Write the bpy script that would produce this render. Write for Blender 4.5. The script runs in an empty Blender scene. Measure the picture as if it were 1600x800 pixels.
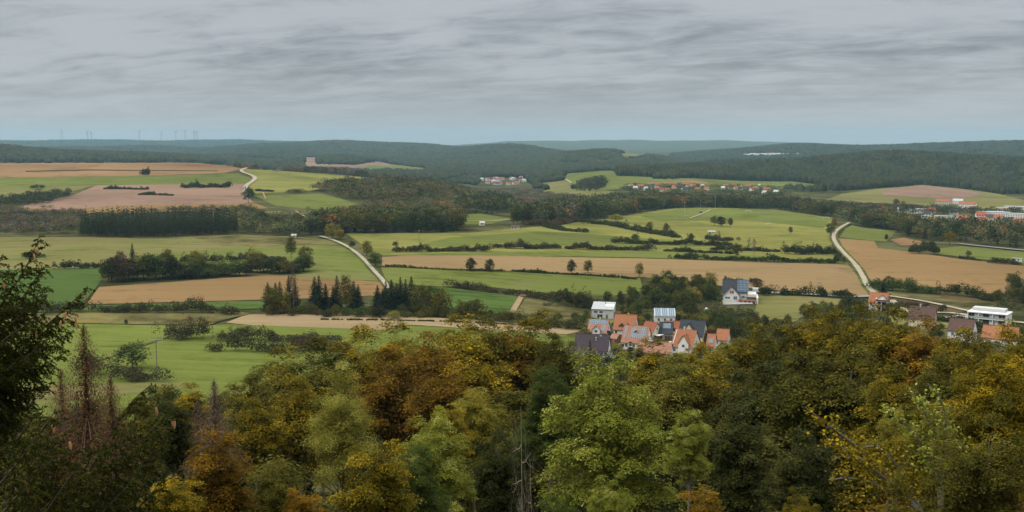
import bpy, math, random
import numpy as np
from mathutils.geometry import delaunay_2d_cdt
from mathutils import Vector, Matrix

# ------------------------------------------------------------------ camera, world, sun, exposure
SC = bpy.context.scene
COL = SC.collection
F = 1716.0
PITCH = math.radians(6.15)
ZC = 100.0
cam_data = bpy.data.cameras.new('camera'); cam = bpy.data.objects.new('camera', cam_data); COL.objects.link(cam)
cam_data.sensor_width = 36.0; cam_data.lens = F/1600*36.0
cam_data.clip_start = 0.5; cam_data.clip_end = 60000
cam.location = (0, 0, ZC); cam.rotation_euler = (math.radians(90)-PITCH, 0, 0)
SC.camera = cam

SUN_EL, SUN_AZ = math.radians(48), math.radians(-105)      # azimuth from +Y towards +X
world = bpy.data.worlds.new('World'); SC.world = world; world.use_nodes = True
wt = world.node_tree; wt.nodes.clear()
def N(t, kind, **kw):
    n = t.nodes.new(kind)
    for k, v in kw.items():
        if k in n.inputs: n.inputs[k].default_value = v
        else: setattr(n, k, v)
    return n
def math_node(t, op, a, b=None, c=None, clamp=False):
    n = t.nodes.new('ShaderNodeMath'); n.operation = op; n.use_clamp = clamp
    for i, v in enumerate((a, b, c)):
        if v is None: continue
        if hasattr(v, 'links'): t.links.new(v, n.inputs[i])
        else: n.inputs[i].default_value = v
    return n.outputs[0]
def mixc(t, fac, a, b, mode='MIX'):
    n = t.nodes.new('ShaderNodeMix'); n.data_type = 'RGBA'; n.blend_type = mode; n.clamp_factor = True
    for s, v in ((n.inputs[0], fac), (n.inputs[6], a), (n.inputs[7], b)):
        if hasattr(v, 'links'): t.links.new(v, s)
        elif isinstance(v, (int, float)): s.default_value = v
        else: s.default_value = (*v[:3], 1)
    return n.outputs[2]
def maprange(t, v, a, b, c, d, smooth=False):
    n = t.nodes.new('ShaderNodeMapRange'); n.clamp = True
    if smooth: n.interpolation_type = 'SMOOTHSTEP'
    t.links.new(v, n.inputs[0])
    for i, q in enumerate((a, b, c, d)): n.inputs[i+1].default_value = q
    return n.outputs[0]
def build_world():
    t = wt
    out = N(t, 'ShaderNodeOutputWorld'); bg = N(t, 'ShaderNodeBackground', Strength=0.1)
    sky = N(t, 'ShaderNodeTexSky'); sky.sky_type = 'NISHITA'; sky.sun_disc = False
    sky.sun_elevation = SUN_EL; sky.sun_rotation = SUN_AZ; sky.altitude = 400; sky.dust_density = 3
    tc = N(t, 'ShaderNodeTexCoord'); sep = N(t, 'ShaderNodeSeparateXYZ'); t.links.new(tc.outputs['Generated'], sep.inputs[0])
    z = math_node(t, 'MAXIMUM', sep.outputs[2], 0.0)
    zz = math_node(t, 'ADD', z, 0.15)
    u = math_node(t, 'DIVIDE', sep.outputs[0], zz); v = math_node(t, 'ADD', math_node(t, 'DIVIDE', sep.outputs[1], zz), math_node(t, 'MULTIPLY', u, .22))
    def layer(su, sv, off, scale, detail, rough, dist):
        c = N(t, 'ShaderNodeCombineXYZ')
        t.links.new(math_node(t, 'MULTIPLY', u, su), c.inputs[0]); t.links.new(math_node(t, 'MULTIPLY', v, sv), c.inputs[1]); c.inputs[2].default_value = off
        n = N(t, 'ShaderNodeTexNoise', Scale=scale, Detail=detail, Roughness=rough, Distortion=dist); t.links.new(c.outputs[0], n.inputs['Vector'])
        return n.outputs[0]
    n1 = layer(.55, 1.15, 3.1, 1.15, 9, .56, .4)
    n2 = layer(1.2, 1.9, 9.7, 2.6, 10, .62, .45)
    n3 = layer(.5, .55, 5.2, .8, 4, .5, .4)
    s = math_node(t, 'ADD', math_node(t, 'MULTIPLY', n1, .36), math_node(t, 'ADD', math_node(t, 'MULTIPLY', n2, .34), math_node(t, 'MULTIPLY', n3, .30)))
    f = maprange(t, s, .36, .58, 0, 1, True)
    c = mixc(t, f, (1.75, 2.00, 2.18), (3.90, 4.17, 4.38))
    # towards the horizon the layer evens out to a pale blue grey
    c = mixc(t, maprange(t, z, 0.0, .08, .85, 0.0, True), c, (4.05, 4.32, 4.42))
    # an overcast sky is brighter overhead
    k = math_node(t, 'MULTIPLY', maprange(t, z, .12, .75, 1.0, 5.4), maprange(t, sep.outputs[1], -.6, .1, .58, 1.0))      # unseen sky behind the viewpoint, dimmed to deepen shade among the crowns
    c = mixc(t, maprange(t, z, .15, .6, 0, 1), c, mixc(t, 1.0, c, (1.0, .93, .82), 'MULTIPLY'))     # unseen cloud overhead, tinted to cast warmer light on the foliage
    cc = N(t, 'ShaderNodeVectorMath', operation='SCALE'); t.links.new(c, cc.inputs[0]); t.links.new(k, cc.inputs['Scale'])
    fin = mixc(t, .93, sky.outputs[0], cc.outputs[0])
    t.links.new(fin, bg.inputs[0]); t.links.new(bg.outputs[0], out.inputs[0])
build_world()
sun_d = bpy.data.lights.new('sun', 'SUN'); sun_d.energy = 1.5; sun_d.angle = math.radians(20); sun_d.color = (1, .95, .87)
sun = bpy.data.objects.new('sun', sun_d); COL.objects.link(sun)
sd = Vector((math.sin(SUN_AZ)*math.cos(SUN_EL), math.cos(SUN_AZ)*math.cos(SUN_EL), math.sin(SUN_EL)))
sun.rotation_euler = sd.to_track_quat('Z', 'Y').to_euler(); sun.location = (0, 0, 300)
vs = SC.view_settings
vs.view_transform = 'Standard'; vs.look = 'None'; vs.gamma = 1; vs.use_curve_mapping = False
vs.exposure = 0.3
cy = SC.cycles
cy.use_denoising = True; cy.max_bounces = 4; cy.diffuse_bounces = 1; cy.glossy_bounces = 2; cy.transmission_bounces = 3
cy.volume_bounces = 1; cy.caustics_reflective = False; cy.caustics_refractive = False; cy.use_adaptive_sampling = True; cy.adaptive_threshold = 0.015

# ------------------------------------------------------------------ projection and terrain
CP, SP = math.cos(PITCH), math.sin(PITCH)
def ray(px, py):
    x = (px-800)/F; v = (400-py)/F
    return np.array([x, CP+v*SP, -SP+v*CP])
def slope(py):                       # drop per metre of distance at picture row py (centre column)
    d = ray(800, py); return -d[2]/d[1]
def g(d, py, tree=0): return slope(py)*d+tree
NEAR = [(1,2),(4,5),(12,13.5),(25,24),(55,35),(100,43),(150,52),(250,73),(350,87),(420,90)]
COLS = {
 -700: NEAR+[(600,88),(1000,84),(2000,80),(2300,60),(3100,100),(4300,50),(6500,90),(13500,60),(22000,150)],
 -60: NEAR+[(600,88),(930,84),(1250,80),(1700,71),(2000,63),(2250,51),(2500,60),(3100,100),(4300,g(4300,222,18)),(5200,90),(6500,110),(8000,g(8000,229,18)),(10000,120),(13500,g(13500,219,15)),(16000,80),(22000,150)],
 120: NEAR+[(600,88),(930,84),(1250,80),(1700,71),(2000,63),(2250,51),(2500,60),(3100,100),(4300,g(4300,232,18)),(5200,90),(6500,110),(8000,g(8000,227,18)),(10000,120),(13500,g(13500,218.5,15)),(16000,80),(22000,150)],
 300: NEAR+[(600,88),(930,84),(1250,80),(1700,71),(2000,63),(2250,g(2250,255)),(2500,66),(3100,105),(4300,g(4300,240,18)),(5200,90),(6500,110),(8000,g(8000,228,18)),(10000,120),(13500,g(13500,218.5,15)),(16000,80),(22000,150)],
 420: NEAR+[(600,88),(930,84),(1250,83),(1500,g(1500,302)),(1800,g(1800,284)),(2150,g(2150,266)),(2500,80),(3300,110),(4300,g(4300,250,12)),(5200,100),(8000,g(8000,222,18)),(10000,120),(13500,g(13500,219,15)),(16000,80),(22000,150)],
 530: NEAR+[(600,88),(930,84),(1250,84),(1500,g(1500,305)),(1800,g(1800,287)),(2150,g(2150,271)),(2500,88),(3300,g(3300,275)),(4000,g(4000,258)),(4600,g(4600,241,16)),(5400,112),(8000,g(8000,220.5,18)),(10000,120),(13500,80),(22000,150)],
 650: NEAR+[(600,89),(930,85),(1250,86),(1500,g(1500,308)),(1800,g(1800,292)),(2100,88),(2600,112),(3300,g(3300,279)),(3900,g(3900,266)),(4500,g(4500,258,10)),(5500,g(5500,246,10)),(6500,g(6500,234,16)),(8000,g(8000,222,18)),(10000,120),(22000,150)],
 800: NEAR+[(600,90),(930,87),(1126,88),(1300,93),(1600,103),(2000,g(2000,312)),(2600,g(2600,296)),(3200,g(3200,285)),(3700,g(3700,275)),(4500,g(4500,258,8)),(5500,g(5500,242,12)),(6500,g(6500,226,18)),(8000,110),(12000,120),(16000,g(16000,221)),(22000,150)],
 940: NEAR+[(600,91),(850,92),(1100,95),(1430,97),(1700,103),(2100,g(2100,298)),(2500,g(2500,281)),(2750,g(2750,272)),(3100,g(3100,262,10)),(3500,112),(4200,g(4200,252,8)),(5000,g(5000,235,6)),(5600,80),(7000,125),(12000,125),(16000,g(16000,219)),(22000,150)],
 1100: NEAR+[(600,92),(850,92),(1200,98),(1500,100),(2000,101),(2400,g(2400,287)),(2650,g(2650,281)),(3300,g(3300,253,16)),(3700,108),(5000,125),(6500,g(6500,243)),(7000,g(7000,240)),(8000,110),(12000,125),(16000,g(16000,219.5)),(22000,150)],
 1250: NEAR+[(600,93),(850,93),(1200,98),(1500,101),(2000,106),(2300,109),(2500,g(2500,302)),(3000,g(3000,270,8)),(3500,g(3500,245,17)),(3900,100),(5200,120),(7000,g(7000,223,18)),(9000,110),(12000,125),(16000,70),(22000,150)],
 1400: NEAR+[(600,93),(1050,99),(1500,106),(1900,110),(2400,g(2400,291)),(2650,g(2650,286)),(3100,g(3100,262,8)),(3500,g(3500,233,17)),(3900,90),(5200,120),(7000,g(7000,224,18)),(9000,110),(22000,150)],
 1560: NEAR+[(600,93),(1050,99),(1500,106),(1900,110),(2400,g(2400,300)),(3000,g(3000,272,8)),(3400,g(3400,240,17)),(3900,90),(5200,120),(7000,g(7000,219.5,18)),(9000,110),(22000,150)],
 1700: NEAR+[(600,93),(1050,99),(1500,106),(1900,110),(2400,108),(3000,g(3000,272,8)),(3400,g(3400,244,17)),(3900,90),(5200,120),(7000,g(7000,222,18)),(9000,110),(22000,150)],
 2400: NEAR+[(600,93),(1050,99),(1900,110),(2400,108),(3400,70),(5200,120),(7000,60),(9000,110),(22000,150)],
}
CU = np.array(sorted(COLS), float)
LG = np.linspace(math.log(1.0), math.log(24000), 520)
def pchip(x, y, xi):
    x = np.array(x, float); y = np.array(y, float); h = np.diff(x); dl = np.diff(y)/h
    m = np.zeros_like(y)
    for i in range(1, len(x)-1):
        if dl[i-1]*dl[i] > 0:
            w1 = 2*h[i]+h[i-1]; w2 = h[i]+2*h[i-1]; m[i] = (w1+w2)/(w1/dl[i-1]+w2/dl[i])
    m[0] = dl[0]; m[-1] = dl[-1]
    k = np.clip(np.searchsorted(x, xi)-1, 0, len(x)-2); t = (xi-x[k])/h[k]; t = np.clip(t, 0, 1)
    return (2*t**3-3*t**2+1)*y[k]+(t**3-2*t**2+t)*h[k]*m[k]+(-2*t**3+3*t**2)*y[k+1]+(t**3-t**2)*h[k]*m[k+1]
TAB = []
for c in CU:
    p = COLS[int(c)]
    TAB.append(pchip([math.log(a) for a, b in p], [b for a, b in p], LG))
UF = np.arange(-700, 2401, 10.0)
T0 = np.array(TAB)
TF = np.array([pchip(CU, T0[:, j], UF) for j in range(len(LG))])      # (LG, UF)
def H(x, y):
    x = np.asarray(x, float); y = np.asarray(y, float)
    r = np.hypot(x, y)+1e-6; az = np.arctan2(x, y)
    u = 800+F*np.tan(np.clip(az, -.72, .72))/CP
    u = np.clip(u, -700, 2399.9)
    lg = np.clip(np.log(np.maximum(r, 1)), LG[0], LG[-1]-1e-6)
    a = (lg-LG[0])/(LG[1]-LG[0]); i = np.minimum(a.astype(int), len(LG)-2); a = a-i
    b = (u-UF[0])/10; j = np.minimum(b.astype(int), len(UF)-2); b = b-j
    h = (TF[i, j]*(1-a)+TF[i+1, j]*a)*(1-b)+(TF[i, j+1]*(1-a)+TF[i+1, j+1]*a)*b
    n = np.sin(x*.021+1.3)*np.cos(y*.013+.4)*.55+np.sin(x*.0083+y*.0061)*1.3+np.sin(x*.0041-y*.0072+2)*1.2
    k = np.clip((r-150)/500, 0, 1)
    n2 = (np.sin(x*.0043+y*.0012+.5)*np.cos(y*.0019+.7)*7+np.sin(x*.0101+2)*3)*np.clip((r-3500)/3000, 0, 1)
    return ZC-h+n*k*.8+n2
_S = np.exp(np.linspace(math.log(8), math.log(23000), 2600))
def unp(px, py):
    """the ground point seen at picture position (px, py)"""
    d = ray(px, py); hd = math.hypot(d[0], d[1]); s = _S/hd
    z = ZC+s*d[2]; hz = H(s*d[0], s*d[1]); below = np.nonzero(z < hz)[0]
    i = below[0] if len(below) else len(s)-1
    if i > 0 and len(below):
        a, b = z[i-1]-hz[i-1], z[i]-hz[i]; t = a/(a-b); q = s[i-1]+(s[i]-s[i-1])*t
    else: q = s[i]
    return np.array([q*d[0], q*d[1]])
def ground(px, py):
    p = unp(px, py); return np.array([p[0], p[1], float(H(p[0], p[1]))])
def ud(u, d):                        # azimuth column and distance
    t = (u-800)/F*CP; c = 1/math.hypot(1, t); return np.array([d*t*c, d*c])
def at(px, py, d):                   # point on the view ray at distance d (along the ground)
    r = ray(px, py); s = d/math.hypot(r[0], r[1]); return np.array([0, 0, ZC])+r*s
def inpoly(px, py, poly):
    x = np.asarray(px); y = np.asarray(py); c = np.zeros(x.shape, bool); n = len(poly); j = n-1
    for i in range(n):
        xi, yi = poly[i]; xj, yj = poly[j]
        if yi != yj: c ^= ((yi > y) != (yj > y)) & (x < (xj-xi)*(y-yi)/(yj-yi)+xi)
        j = i
    return c

# ------------------------------------------------------------------ helpers for objects
def tag(o, label=None, cat=None, group=None, kind=None):
    if label: o['label'] = label
    if cat: o['category'] = cat
    if group: o['group'] = group
    if kind: o['kind'] = kind
    return o
def link(name, me, parent=None, loc=None):
    o = bpy.data.objects.new(name, me); COL.objects.link(o)
    if parent: o.parent = parent
    if loc is not None: o.location = loc
    return o
def empty(name, loc, rz=0, s=1):
    o = bpy.data.objects.new(name, None); COL.objects.link(o); o.location = loc; o.rotation_euler = (0, 0, rz); o.scale = (s, s, s)
    o.empty_display_size = .5
    return o
def np_mesh(name, V, FQ, mats, tint=None, hue=None, mi=None, smooth=False):
    """V (n,3); FQ (m,k) faces all with k corners, or a list of such arrays"""
    me = bpy.data.meshes.new(name); V = np.asarray(V, np.float32)
    FQs = FQ if isinstance(FQ, list) else [FQ]
    FQs = [np.asarray(f, np.int32) for f in FQs if len(f)]
    nl = sum(f.size for f in FQs); nf = sum(len(f) for f in FQs)
    me.vertices.add(len(V)); me.vertices.foreach_set('co', V.ravel())
    me.loops.add(nl); me.loops.foreach_set('vertex_index', np.concatenate([f.ravel() for f in FQs]))
    me.polygons.add(nf)
    tot = np.concatenate([np.full(len(f), f.shape[1], np.int32) for f in FQs])
    st = np.concatenate([[0], np.cumsum(tot)[:-1]]).astype(np.int32)
    me.polygons.foreach_set('loop_start', st)
    if mi is not None: me.polygons.foreach_set('material_index', np.asarray(mi, np.int32))
    if smooth: me.polygons.foreach_set('use_smooth', np.ones(nf, bool))
    for m in mats: me.materials.append(m)
    if tint is not None:
        a = me.attributes.new('tint', 'FLOAT', 'FACE'); a.data.foreach_set('value', np.asarray(tint, np.float32))
    if hue is not None:
        a = me.attributes.new('hue', 'FLOAT_COLOR', 'FACE'); h = np.ones((nf, 4), np.float32); h[:, :3] = hue; a.data.foreach_set('color', h.ravel())
    me.update(calc_edges=True); me.validate()
    return me
class MB:
    def __init__(s): s.v = []; s.f = []; s.m = []
    def add(s, vs, fs, mi=0):
        o = len(s.v); s.v += [tuple(map(float, p)) for p in vs]; s.f += [tuple(i+o for i in f) for f in fs]; s.m += [mi]*len(fs); return s
    def box(s, x0, x1, y0, y1, z0, z1, mi=0):
        v = [(x0,y0,z0),(x1,y0,z0),(x1,y1,z0),(x0,y1,z0),(x0,y0,z1),(x1,y0,z1),(x1,y1,z1),(x0,y1,z1)]
        return s.add(v, [(0,3,2,1),(4,5,6,7),(0,1,5,4),(1,2,6,5),(2,3,7,6),(3,0,4,7)], mi)
    def prism(s, pts, axis, a0, a1, mi=0):
        """2D outline extruded: axis 'x': pts are (y,z); axis 'y': pts are (x,z); axis 'z': pts (x,y)"""
        n = len(pts)
        def P(p, a): return {'x': (a, p[0], p[1]), 'y': (p[0], a, p[1]), 'z': (p[0], p[1], a)}[axis]
        v = [P(p, a0) for p in pts]+[P(p, a1) for p in pts]
        f = [tuple(range(n))[::-1], tuple(range(n, 2*n))]+[(i, (i+1) % n, n+(i+1) % n, n+i) for i in range(n)]
        return s.add(v, f, mi)
    def tube(s, pts, rs, n=6, mi=0):
        pts = [np.array(p, float) for p in pts]; k = len(pts); v = []
        for i, p in enumerate(pts):
            t = pts[min(i+1, k-1)]-pts[max(i-1, 0)]; t = t/(np.linalg.norm(t)+1e-9)
            a = np.cross(t, (0, 0, 1) if abs(t[2]) < .9 else (1, 0, 0)); a /= np.linalg.norm(a); b = np.cross(t, a)
            r = rs[i] if hasattr(rs, '__len__') else rs
            for q in range(n):
                c = 2*math.pi*q/n; v.append(p+r*(math.cos(c)*a+math.sin(c)*b))
        f = [(i*n+q, i*n+(q+1) % n, (i+1)*n+(q+1) % n, (i+1)*n+q) for i in range(k-1) for q in range(n)]
        f += [tuple(range(n))[::-1], tuple(range((k-1)*n, k*n))]
        return s.add(v, f, mi)
    def mesh(s, name, mats):
        me = bpy.data.meshes.new(name); me.from_pydata(s.v, [], s.f)
        for m in (mats if isinstance(mats, (list, tuple)) else [mats]): me.materials.append(m)
        me.polygons.foreach_set('material_index', s.m); me.update(); return me
    def build(s, name, mats, parent=None, loc=None): return link(name, s.mesh(name, mats), parent, loc)

# ------------------------------------------------------------------ materials
def new_mat(name):
    m = bpy.data.materials.new(name); m.use_nodes = True; t = m.node_tree; t.nodes.clear()
    out = N(t, 'ShaderNodeOutputMaterial'); b = N(t, 'ShaderNodeBsdfPrincipled'); t.links.new(b.outputs[0], out.inputs[0])
    b.inputs['Roughness'].default_value = .85; b.inputs['Specular IOR Level'].default_value = .25
    return m, t, b, out
def noise(t, vec, scale, detail=4, rough=.55, dist=0):
    n = N(t, 'ShaderNodeTexNoise', Scale=scale, Detail=detail, Roughness=rough, Distortion=dist)
    t.links.new(vec, n.inputs['Vector']); return n.outputs[0]
def plain(name, c, rough=.8, var=.12, scale=1.5, spec=.25, metal=0):
    m, t, b, o = new_mat(name); tc = N(t, 'ShaderNodeTexCoord')
    n = noise(t, tc.outputs['Object'], scale, 5, .6)
    f = maprange(t, n, .3, .7, 0, 1)
    t.links.new(mixc(t, f, tuple(x*(1-var) for x in c), tuple(min(1, x*(1+var)) for x in c)), b.inputs['Base Color'])
    b.inputs['Roughness'].default_value = rough; b.inputs['Specular IOR Level'].default_value = spec; b.inputs['Metallic'].default_value = metal
    return m
def leafmat(name, c1, c2, c3=None, transl=.35, use_hue=False):
    """two or three leaf colours, mixed by a random value per leaf cluster and per tree"""
    m, t, b, out = new_mat(name)
    at_ = N(t, 'ShaderNodeAttribute', attribute_name='tint'); oi = N(t, 'ShaderNodeObjectInfo')
    tc = N(t, 'ShaderNodeTexCoord')
    n = noise(t, tc.outputs['Object'], .5, 3)
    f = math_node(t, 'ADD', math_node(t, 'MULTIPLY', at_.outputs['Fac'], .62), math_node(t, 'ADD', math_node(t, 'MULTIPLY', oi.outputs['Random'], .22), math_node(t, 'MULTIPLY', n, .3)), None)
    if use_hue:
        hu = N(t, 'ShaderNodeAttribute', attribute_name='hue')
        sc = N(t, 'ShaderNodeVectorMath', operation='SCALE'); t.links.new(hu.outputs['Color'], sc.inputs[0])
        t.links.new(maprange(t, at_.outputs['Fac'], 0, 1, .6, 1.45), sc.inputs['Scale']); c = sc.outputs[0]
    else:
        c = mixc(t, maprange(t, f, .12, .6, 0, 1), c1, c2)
        if c3: c = mixc(t, maprange(t, f, .66, .92, 0, 1), c, c3)
    t.links.new(c, b.inputs['Base Color']); b.inputs['Roughness'].default_value = .75; b.inputs['Specular IOR Level'].default_value = .04
    if transl > 0:
        tr = N(t, 'ShaderNodeBsdfTranslucent'); t.links.new(c, tr.inputs[0])
        mx = N(t, 'ShaderNodeMixShader'); mx.inputs[0].default_value = transl
        t.links.new(b.outputs[0], mx.inputs[1]); t.links.new(tr.outputs[0], mx.inputs[2]); t.links.new(mx.outputs[0], out.inputs[0])
    return m
def fieldmat(name, c1, c2, c3=None, ang=0, stripe=0.0, gap=6.0, scale=.02, fine=.7, cover=.5, tracks=0.0):
    """field surface: large patches, fine mottling, drill rows and wheel tracks along one direction"""
    m, t, b, out = new_mat(name)
    tc = N(t, 'ShaderNodeTexCoord'); mp = N(t, 'ShaderNodeMapping'); t.links.new(tc.outputs['Object'], mp.inputs[0])
    mp.inputs['Rotation'].default_value = (0, 0, ang)
    big = noise(t, mp.outputs[0], scale, 5, .6, .4); small = noise(t, mp.outputs[0], fine*.22, 6, .78)
    st = N(t, 'ShaderNodeMapping'); t.links.new(mp.outputs[0], st.inputs[0]); st.inputs['Scale'].default_value = (.012, 1/gap, 1)
    streak = noise(t, st.outputs[0], 1.0, 4, .6, .1)
    s = math_node(t, 'ADD', math_node(t, 'MULTIPLY', big, .6-.25*stripe), math_node(t, 'ADD', math_node(t, 'MULTIPLY', small, .28), math_node(t, 'MULTIPLY', streak, .12+.5*stripe)))
    c = mixc(t, maprange(t, s, .425, .575, 0, 1), tuple(x*.74 for x in c1), tuple(x*1.1 for x in c2))
    if c3:
        pn = noise(t, mp.outputs[0], scale*1.7, 6, .65, .8)
        c = mixc(t, maprange(t, math_node(t, 'ADD', math_node(t, 'MULTIPLY', pn, .7), math_node(t, 'MULTIPLY', streak, .3)), cover, cover+.12, 0, .85), c, c3)
    if tracks:
        sp = N(t, 'ShaderNodeSeparateXYZ'); t.links.new(mp.outputs[0], sp.inputs[0])
        w = math_node(t, 'PINGPONG', math_node(t, 'ADD', sp.outputs[1], math_node(t, 'MULTIPLY', big, 3)), 9.0)
        c = mixc(t, maprange(t, w, 0.3, 1.5, min(1, tracks*1.5), 0), c, tuple(x*1.35 for x in c2))
    pat = noise(t, mp.outputs[0], .0045, 3, .5)
    sc_ = N(t, 'ShaderNodeVectorMath', operation='SCALE'); t.links.new(c, sc_.inputs[0]); t.links.new(maprange(t, pat, .3, .7, .80, 1.18), sc_.inputs['Scale']); c = sc_.outputs[0]
    t.links.new(c, b.inputs['Base Color']); b.inputs['Roughness'].default_value = 1.0; b.inputs['Specular IOR Level'].default_value = .0
    bp = N(t, 'ShaderNodeBump', Strength=.6, Distance=.15); t.links.new(small, bp.inputs['Height']); t.links.new(bp.outputs[0], b.inputs['Normal'])
    return m
# ------------------------------------------------------------------ ground, fields, roads
G1, G2 = (.055,.085,.016), (.105,.135,.03)
M = {}
M['ground'] = fieldmat('rough_grass', (0.041,0.045,0.015), (0.090,0.086,0.037), (0.082,0.057,0.029), 0, 0, 6, .015, .35, .55)
M['green'] = fieldmat('grass_green', (0.070,0.089,0.016), (0.107,0.123,0.030), (0.131,0.127,0.049), .25, .6, 9, .012, .5, .50, .45)
M['meadow'] = fieldmat('near_meadow', (.072,.094,.017), (.114,.136,.030), (.13,.135,.04), .15, .6, 9, .012, .5, .54, .4)
M['deep'] = fieldmat('grass_deep', (.036,.064,.013), (.062,.094,.024), (0.082,0.098,0.025), .3, .6, 8, .015, .5, .56, .35)
M['olive'] = fieldmat('meadow_olive', (0.090,0.094,0.027), (0.135,0.131,0.045), (0.172,0.135,0.061), -.1, .6, 10, .010, .5, .48, .4)
M['yellow'] = fieldmat('meadow_yellow', (0.111,0.119,0.026), (0.168,0.160,0.045), (0.090,0.111,0.025), .12, .65, 12, .010, .5, .50, .4)
M['tan'] = fieldmat('stubble_tan', (0.150,0.099,0.046), (0.208,0.142,0.071), (0.113,0.102,0.036), .12, .8, 7, .008, .6, .62, .4)
M['tan2'] = fieldmat('stubble_tan_slanted', (0.143,0.081,0.034), (0.192,0.122,0.056), (0.137,0.113,0.045), -.12, .8, 7, .008, .6, .66, .35)
M['pale'] = fieldmat('stubble_pale', (0.189,0.128,0.068), (0.254,0.187,0.107), None, .05, .85, 6, .012, .6, .6, .4)
M['pink'] = fieldmat('ploughed_pink', (0.139,0.083,0.056), (0.202,0.130,0.094), (0.188,0.137,0.075), .2, .8, 14, .006, .25, .6)
M['rust'] = fieldmat('ploughed_rust', (0.142,0.080,0.036), (0.202,0.122,0.062), None, .1, .7, 14, .006, .25, .6)
M['scrub'] = fieldmat('rough_meadow', (0.061,0.057,0.021), (0.135,0.119,0.049), (0.189,0.131,0.029), .1, .1, 7, .03, .35, .55)
M['brown'] = fieldmat('dry_weeds', (0.061,0.041,0.021), (0.107,0.074,0.037), (0.082,0.082,0.029), .1, .1, 7, .03, .35, .55)
M['floor'] = fieldmat('forest_floor', (0.016,0.018,0.008), (0.037,0.033,0.015), None, 0, 0, 7, .03, .3)
M['track'] = plain('gravel_track', (.33,.28,.215), .95, .25, .25, .1)
M['asphalt'] = plain('asphalt_road', (.20,.205,.21), .9, .12, .3, .2)
M['verge'] = fieldmat('road_verge', (0.049,0.070,0.016), (0.098,0.115,0.033), (0.139,0.115,0.049), 0, 0, 7, .05, .5, .5)

def build_ground():
    azf = np.concatenate([np.linspace(-180, -34, 60)[:-1], np.linspace(-34, 34, 620), np.linspace(34, 180, 60)[1:-1]])
    az = np.radians(azf); r = np.exp(np.linspace(math.log(1.2), math.log(22500), 330)); na, nr = len(az), len(r)
    X = np.sin(az)[None, :]*r[:, None]; Y = np.cos(az)[None, :]*r[:, None]; Z = H(X, Y)
    V = np.concatenate([[[0, 0, ZC-1.9]], np.stack([X, Y, Z], -1).reshape(-1, 3)])
    i, j = np.meshgrid(np.arange(nr-1), np.arange(na), indexing='ij'); j2 = (j+1) % na
    Q = np.stack([1+i*na+j, 1+i*na+j2, 1+(i+1)*na+j2, 1+(i+1)*na+j], -1).reshape(-1, 4)[:, ::-1]
    k = np.arange(na); T = np.stack([np.zeros(na, int), k, k], 1); T[:, 1] = 1+(k+1) % na; T[:, 2] = 1+k
    me = np_mesh('ground', V, [Q, T], [M['ground']], smooth=True)
    return tag(link('ground', me), kind='structure')
build_ground()
FIELDS = []          # (name, world polygon)
rs = np.random.RandomState(5)
def densify(poly, step=6.0, closed=True, wob=0.0):
    out = []; n = len(poly)
    for i in range(n if closed else n-1):
        a = np.array(poly[i], float); b = np.array(poly[(i+1) % n], float); L = np.hypot(*(b-a)); k = max(1, int(L/step))
        for q in range(k):
            p = a+(b-a)*q/k
            if wob and q: p = p+rs.randn(2)*(wob, wob*.35)
            out.append(p)
    if not closed: out.append(np.array(poly[-1], float))
    return out
def field(name, poly, mat, layer=0, clear=True, wob=.35):
    w = [unp(*p) for p in densify(poly, 7, True, wob)]
    # drop doubled points
    o = [w[0]]
    for p in w[1:]:
        if np.hypot(*(p-o[-1])) > .3: o.append(p)
    w = np.array(o); r = np.hypot(w[:, 0], w[:, 1]); a = np.arctan2(w[:, 0], w[:, 1])
    lr = np.arange(math.log(r.min()), math.log(r.max()), .016); la = np.arange(a.min(), a.max(), .005)
    R, A = np.meshgrid(np.exp(lr), la); A = A+rs.uniform(-.001, .001, A.shape)
    X = (R*np.sin(A)).ravel(); Y = (R*np.cos(A)).ravel(); m = inpoly(X, Y, w)
    # keep inner points away from the outline
    P = np.stack([X[m], Y[m]], 1)
    if len(P):
        d = np.min(np.hypot(P[:, None, 0]-w[None, :, 0], P[:, None, 1]-w[None, :, 1]), 1); P = P[d > 1.5]
    vs_ = [Vector(p) for p in w]+[Vector(p) for p in P]
    res = delaunay_2d_cdt(vs_, [], [list(range(len(w)))], 1, 1e-4)
    v = np.array([[p[0], p[1]] for p in res[0]]); f = res[2]
    rr = np.hypot(v[:, 0], v[:, 1]); z = H(v[:, 0], v[:, 1])+.04+rr*.00022+layer*(.015+rr*.0001)
    me = bpy.data.meshes.new(name); me.from_pydata(np.column_stack([v, z]).tolist(), [], f); me.materials.append(M[mat])
    me.update(); me.polygons.foreach_set('use_smooth', [True]*len(me.polygons))
    if len(me.polygons) and np.mean([p.normal[2] for p in list(me.polygons)[:20]]) < 0: me.flip_normals()
    if clear: FIELDS.append(w)
    return tag(link(name, me), kind='structure')
ROADS = []
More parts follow.
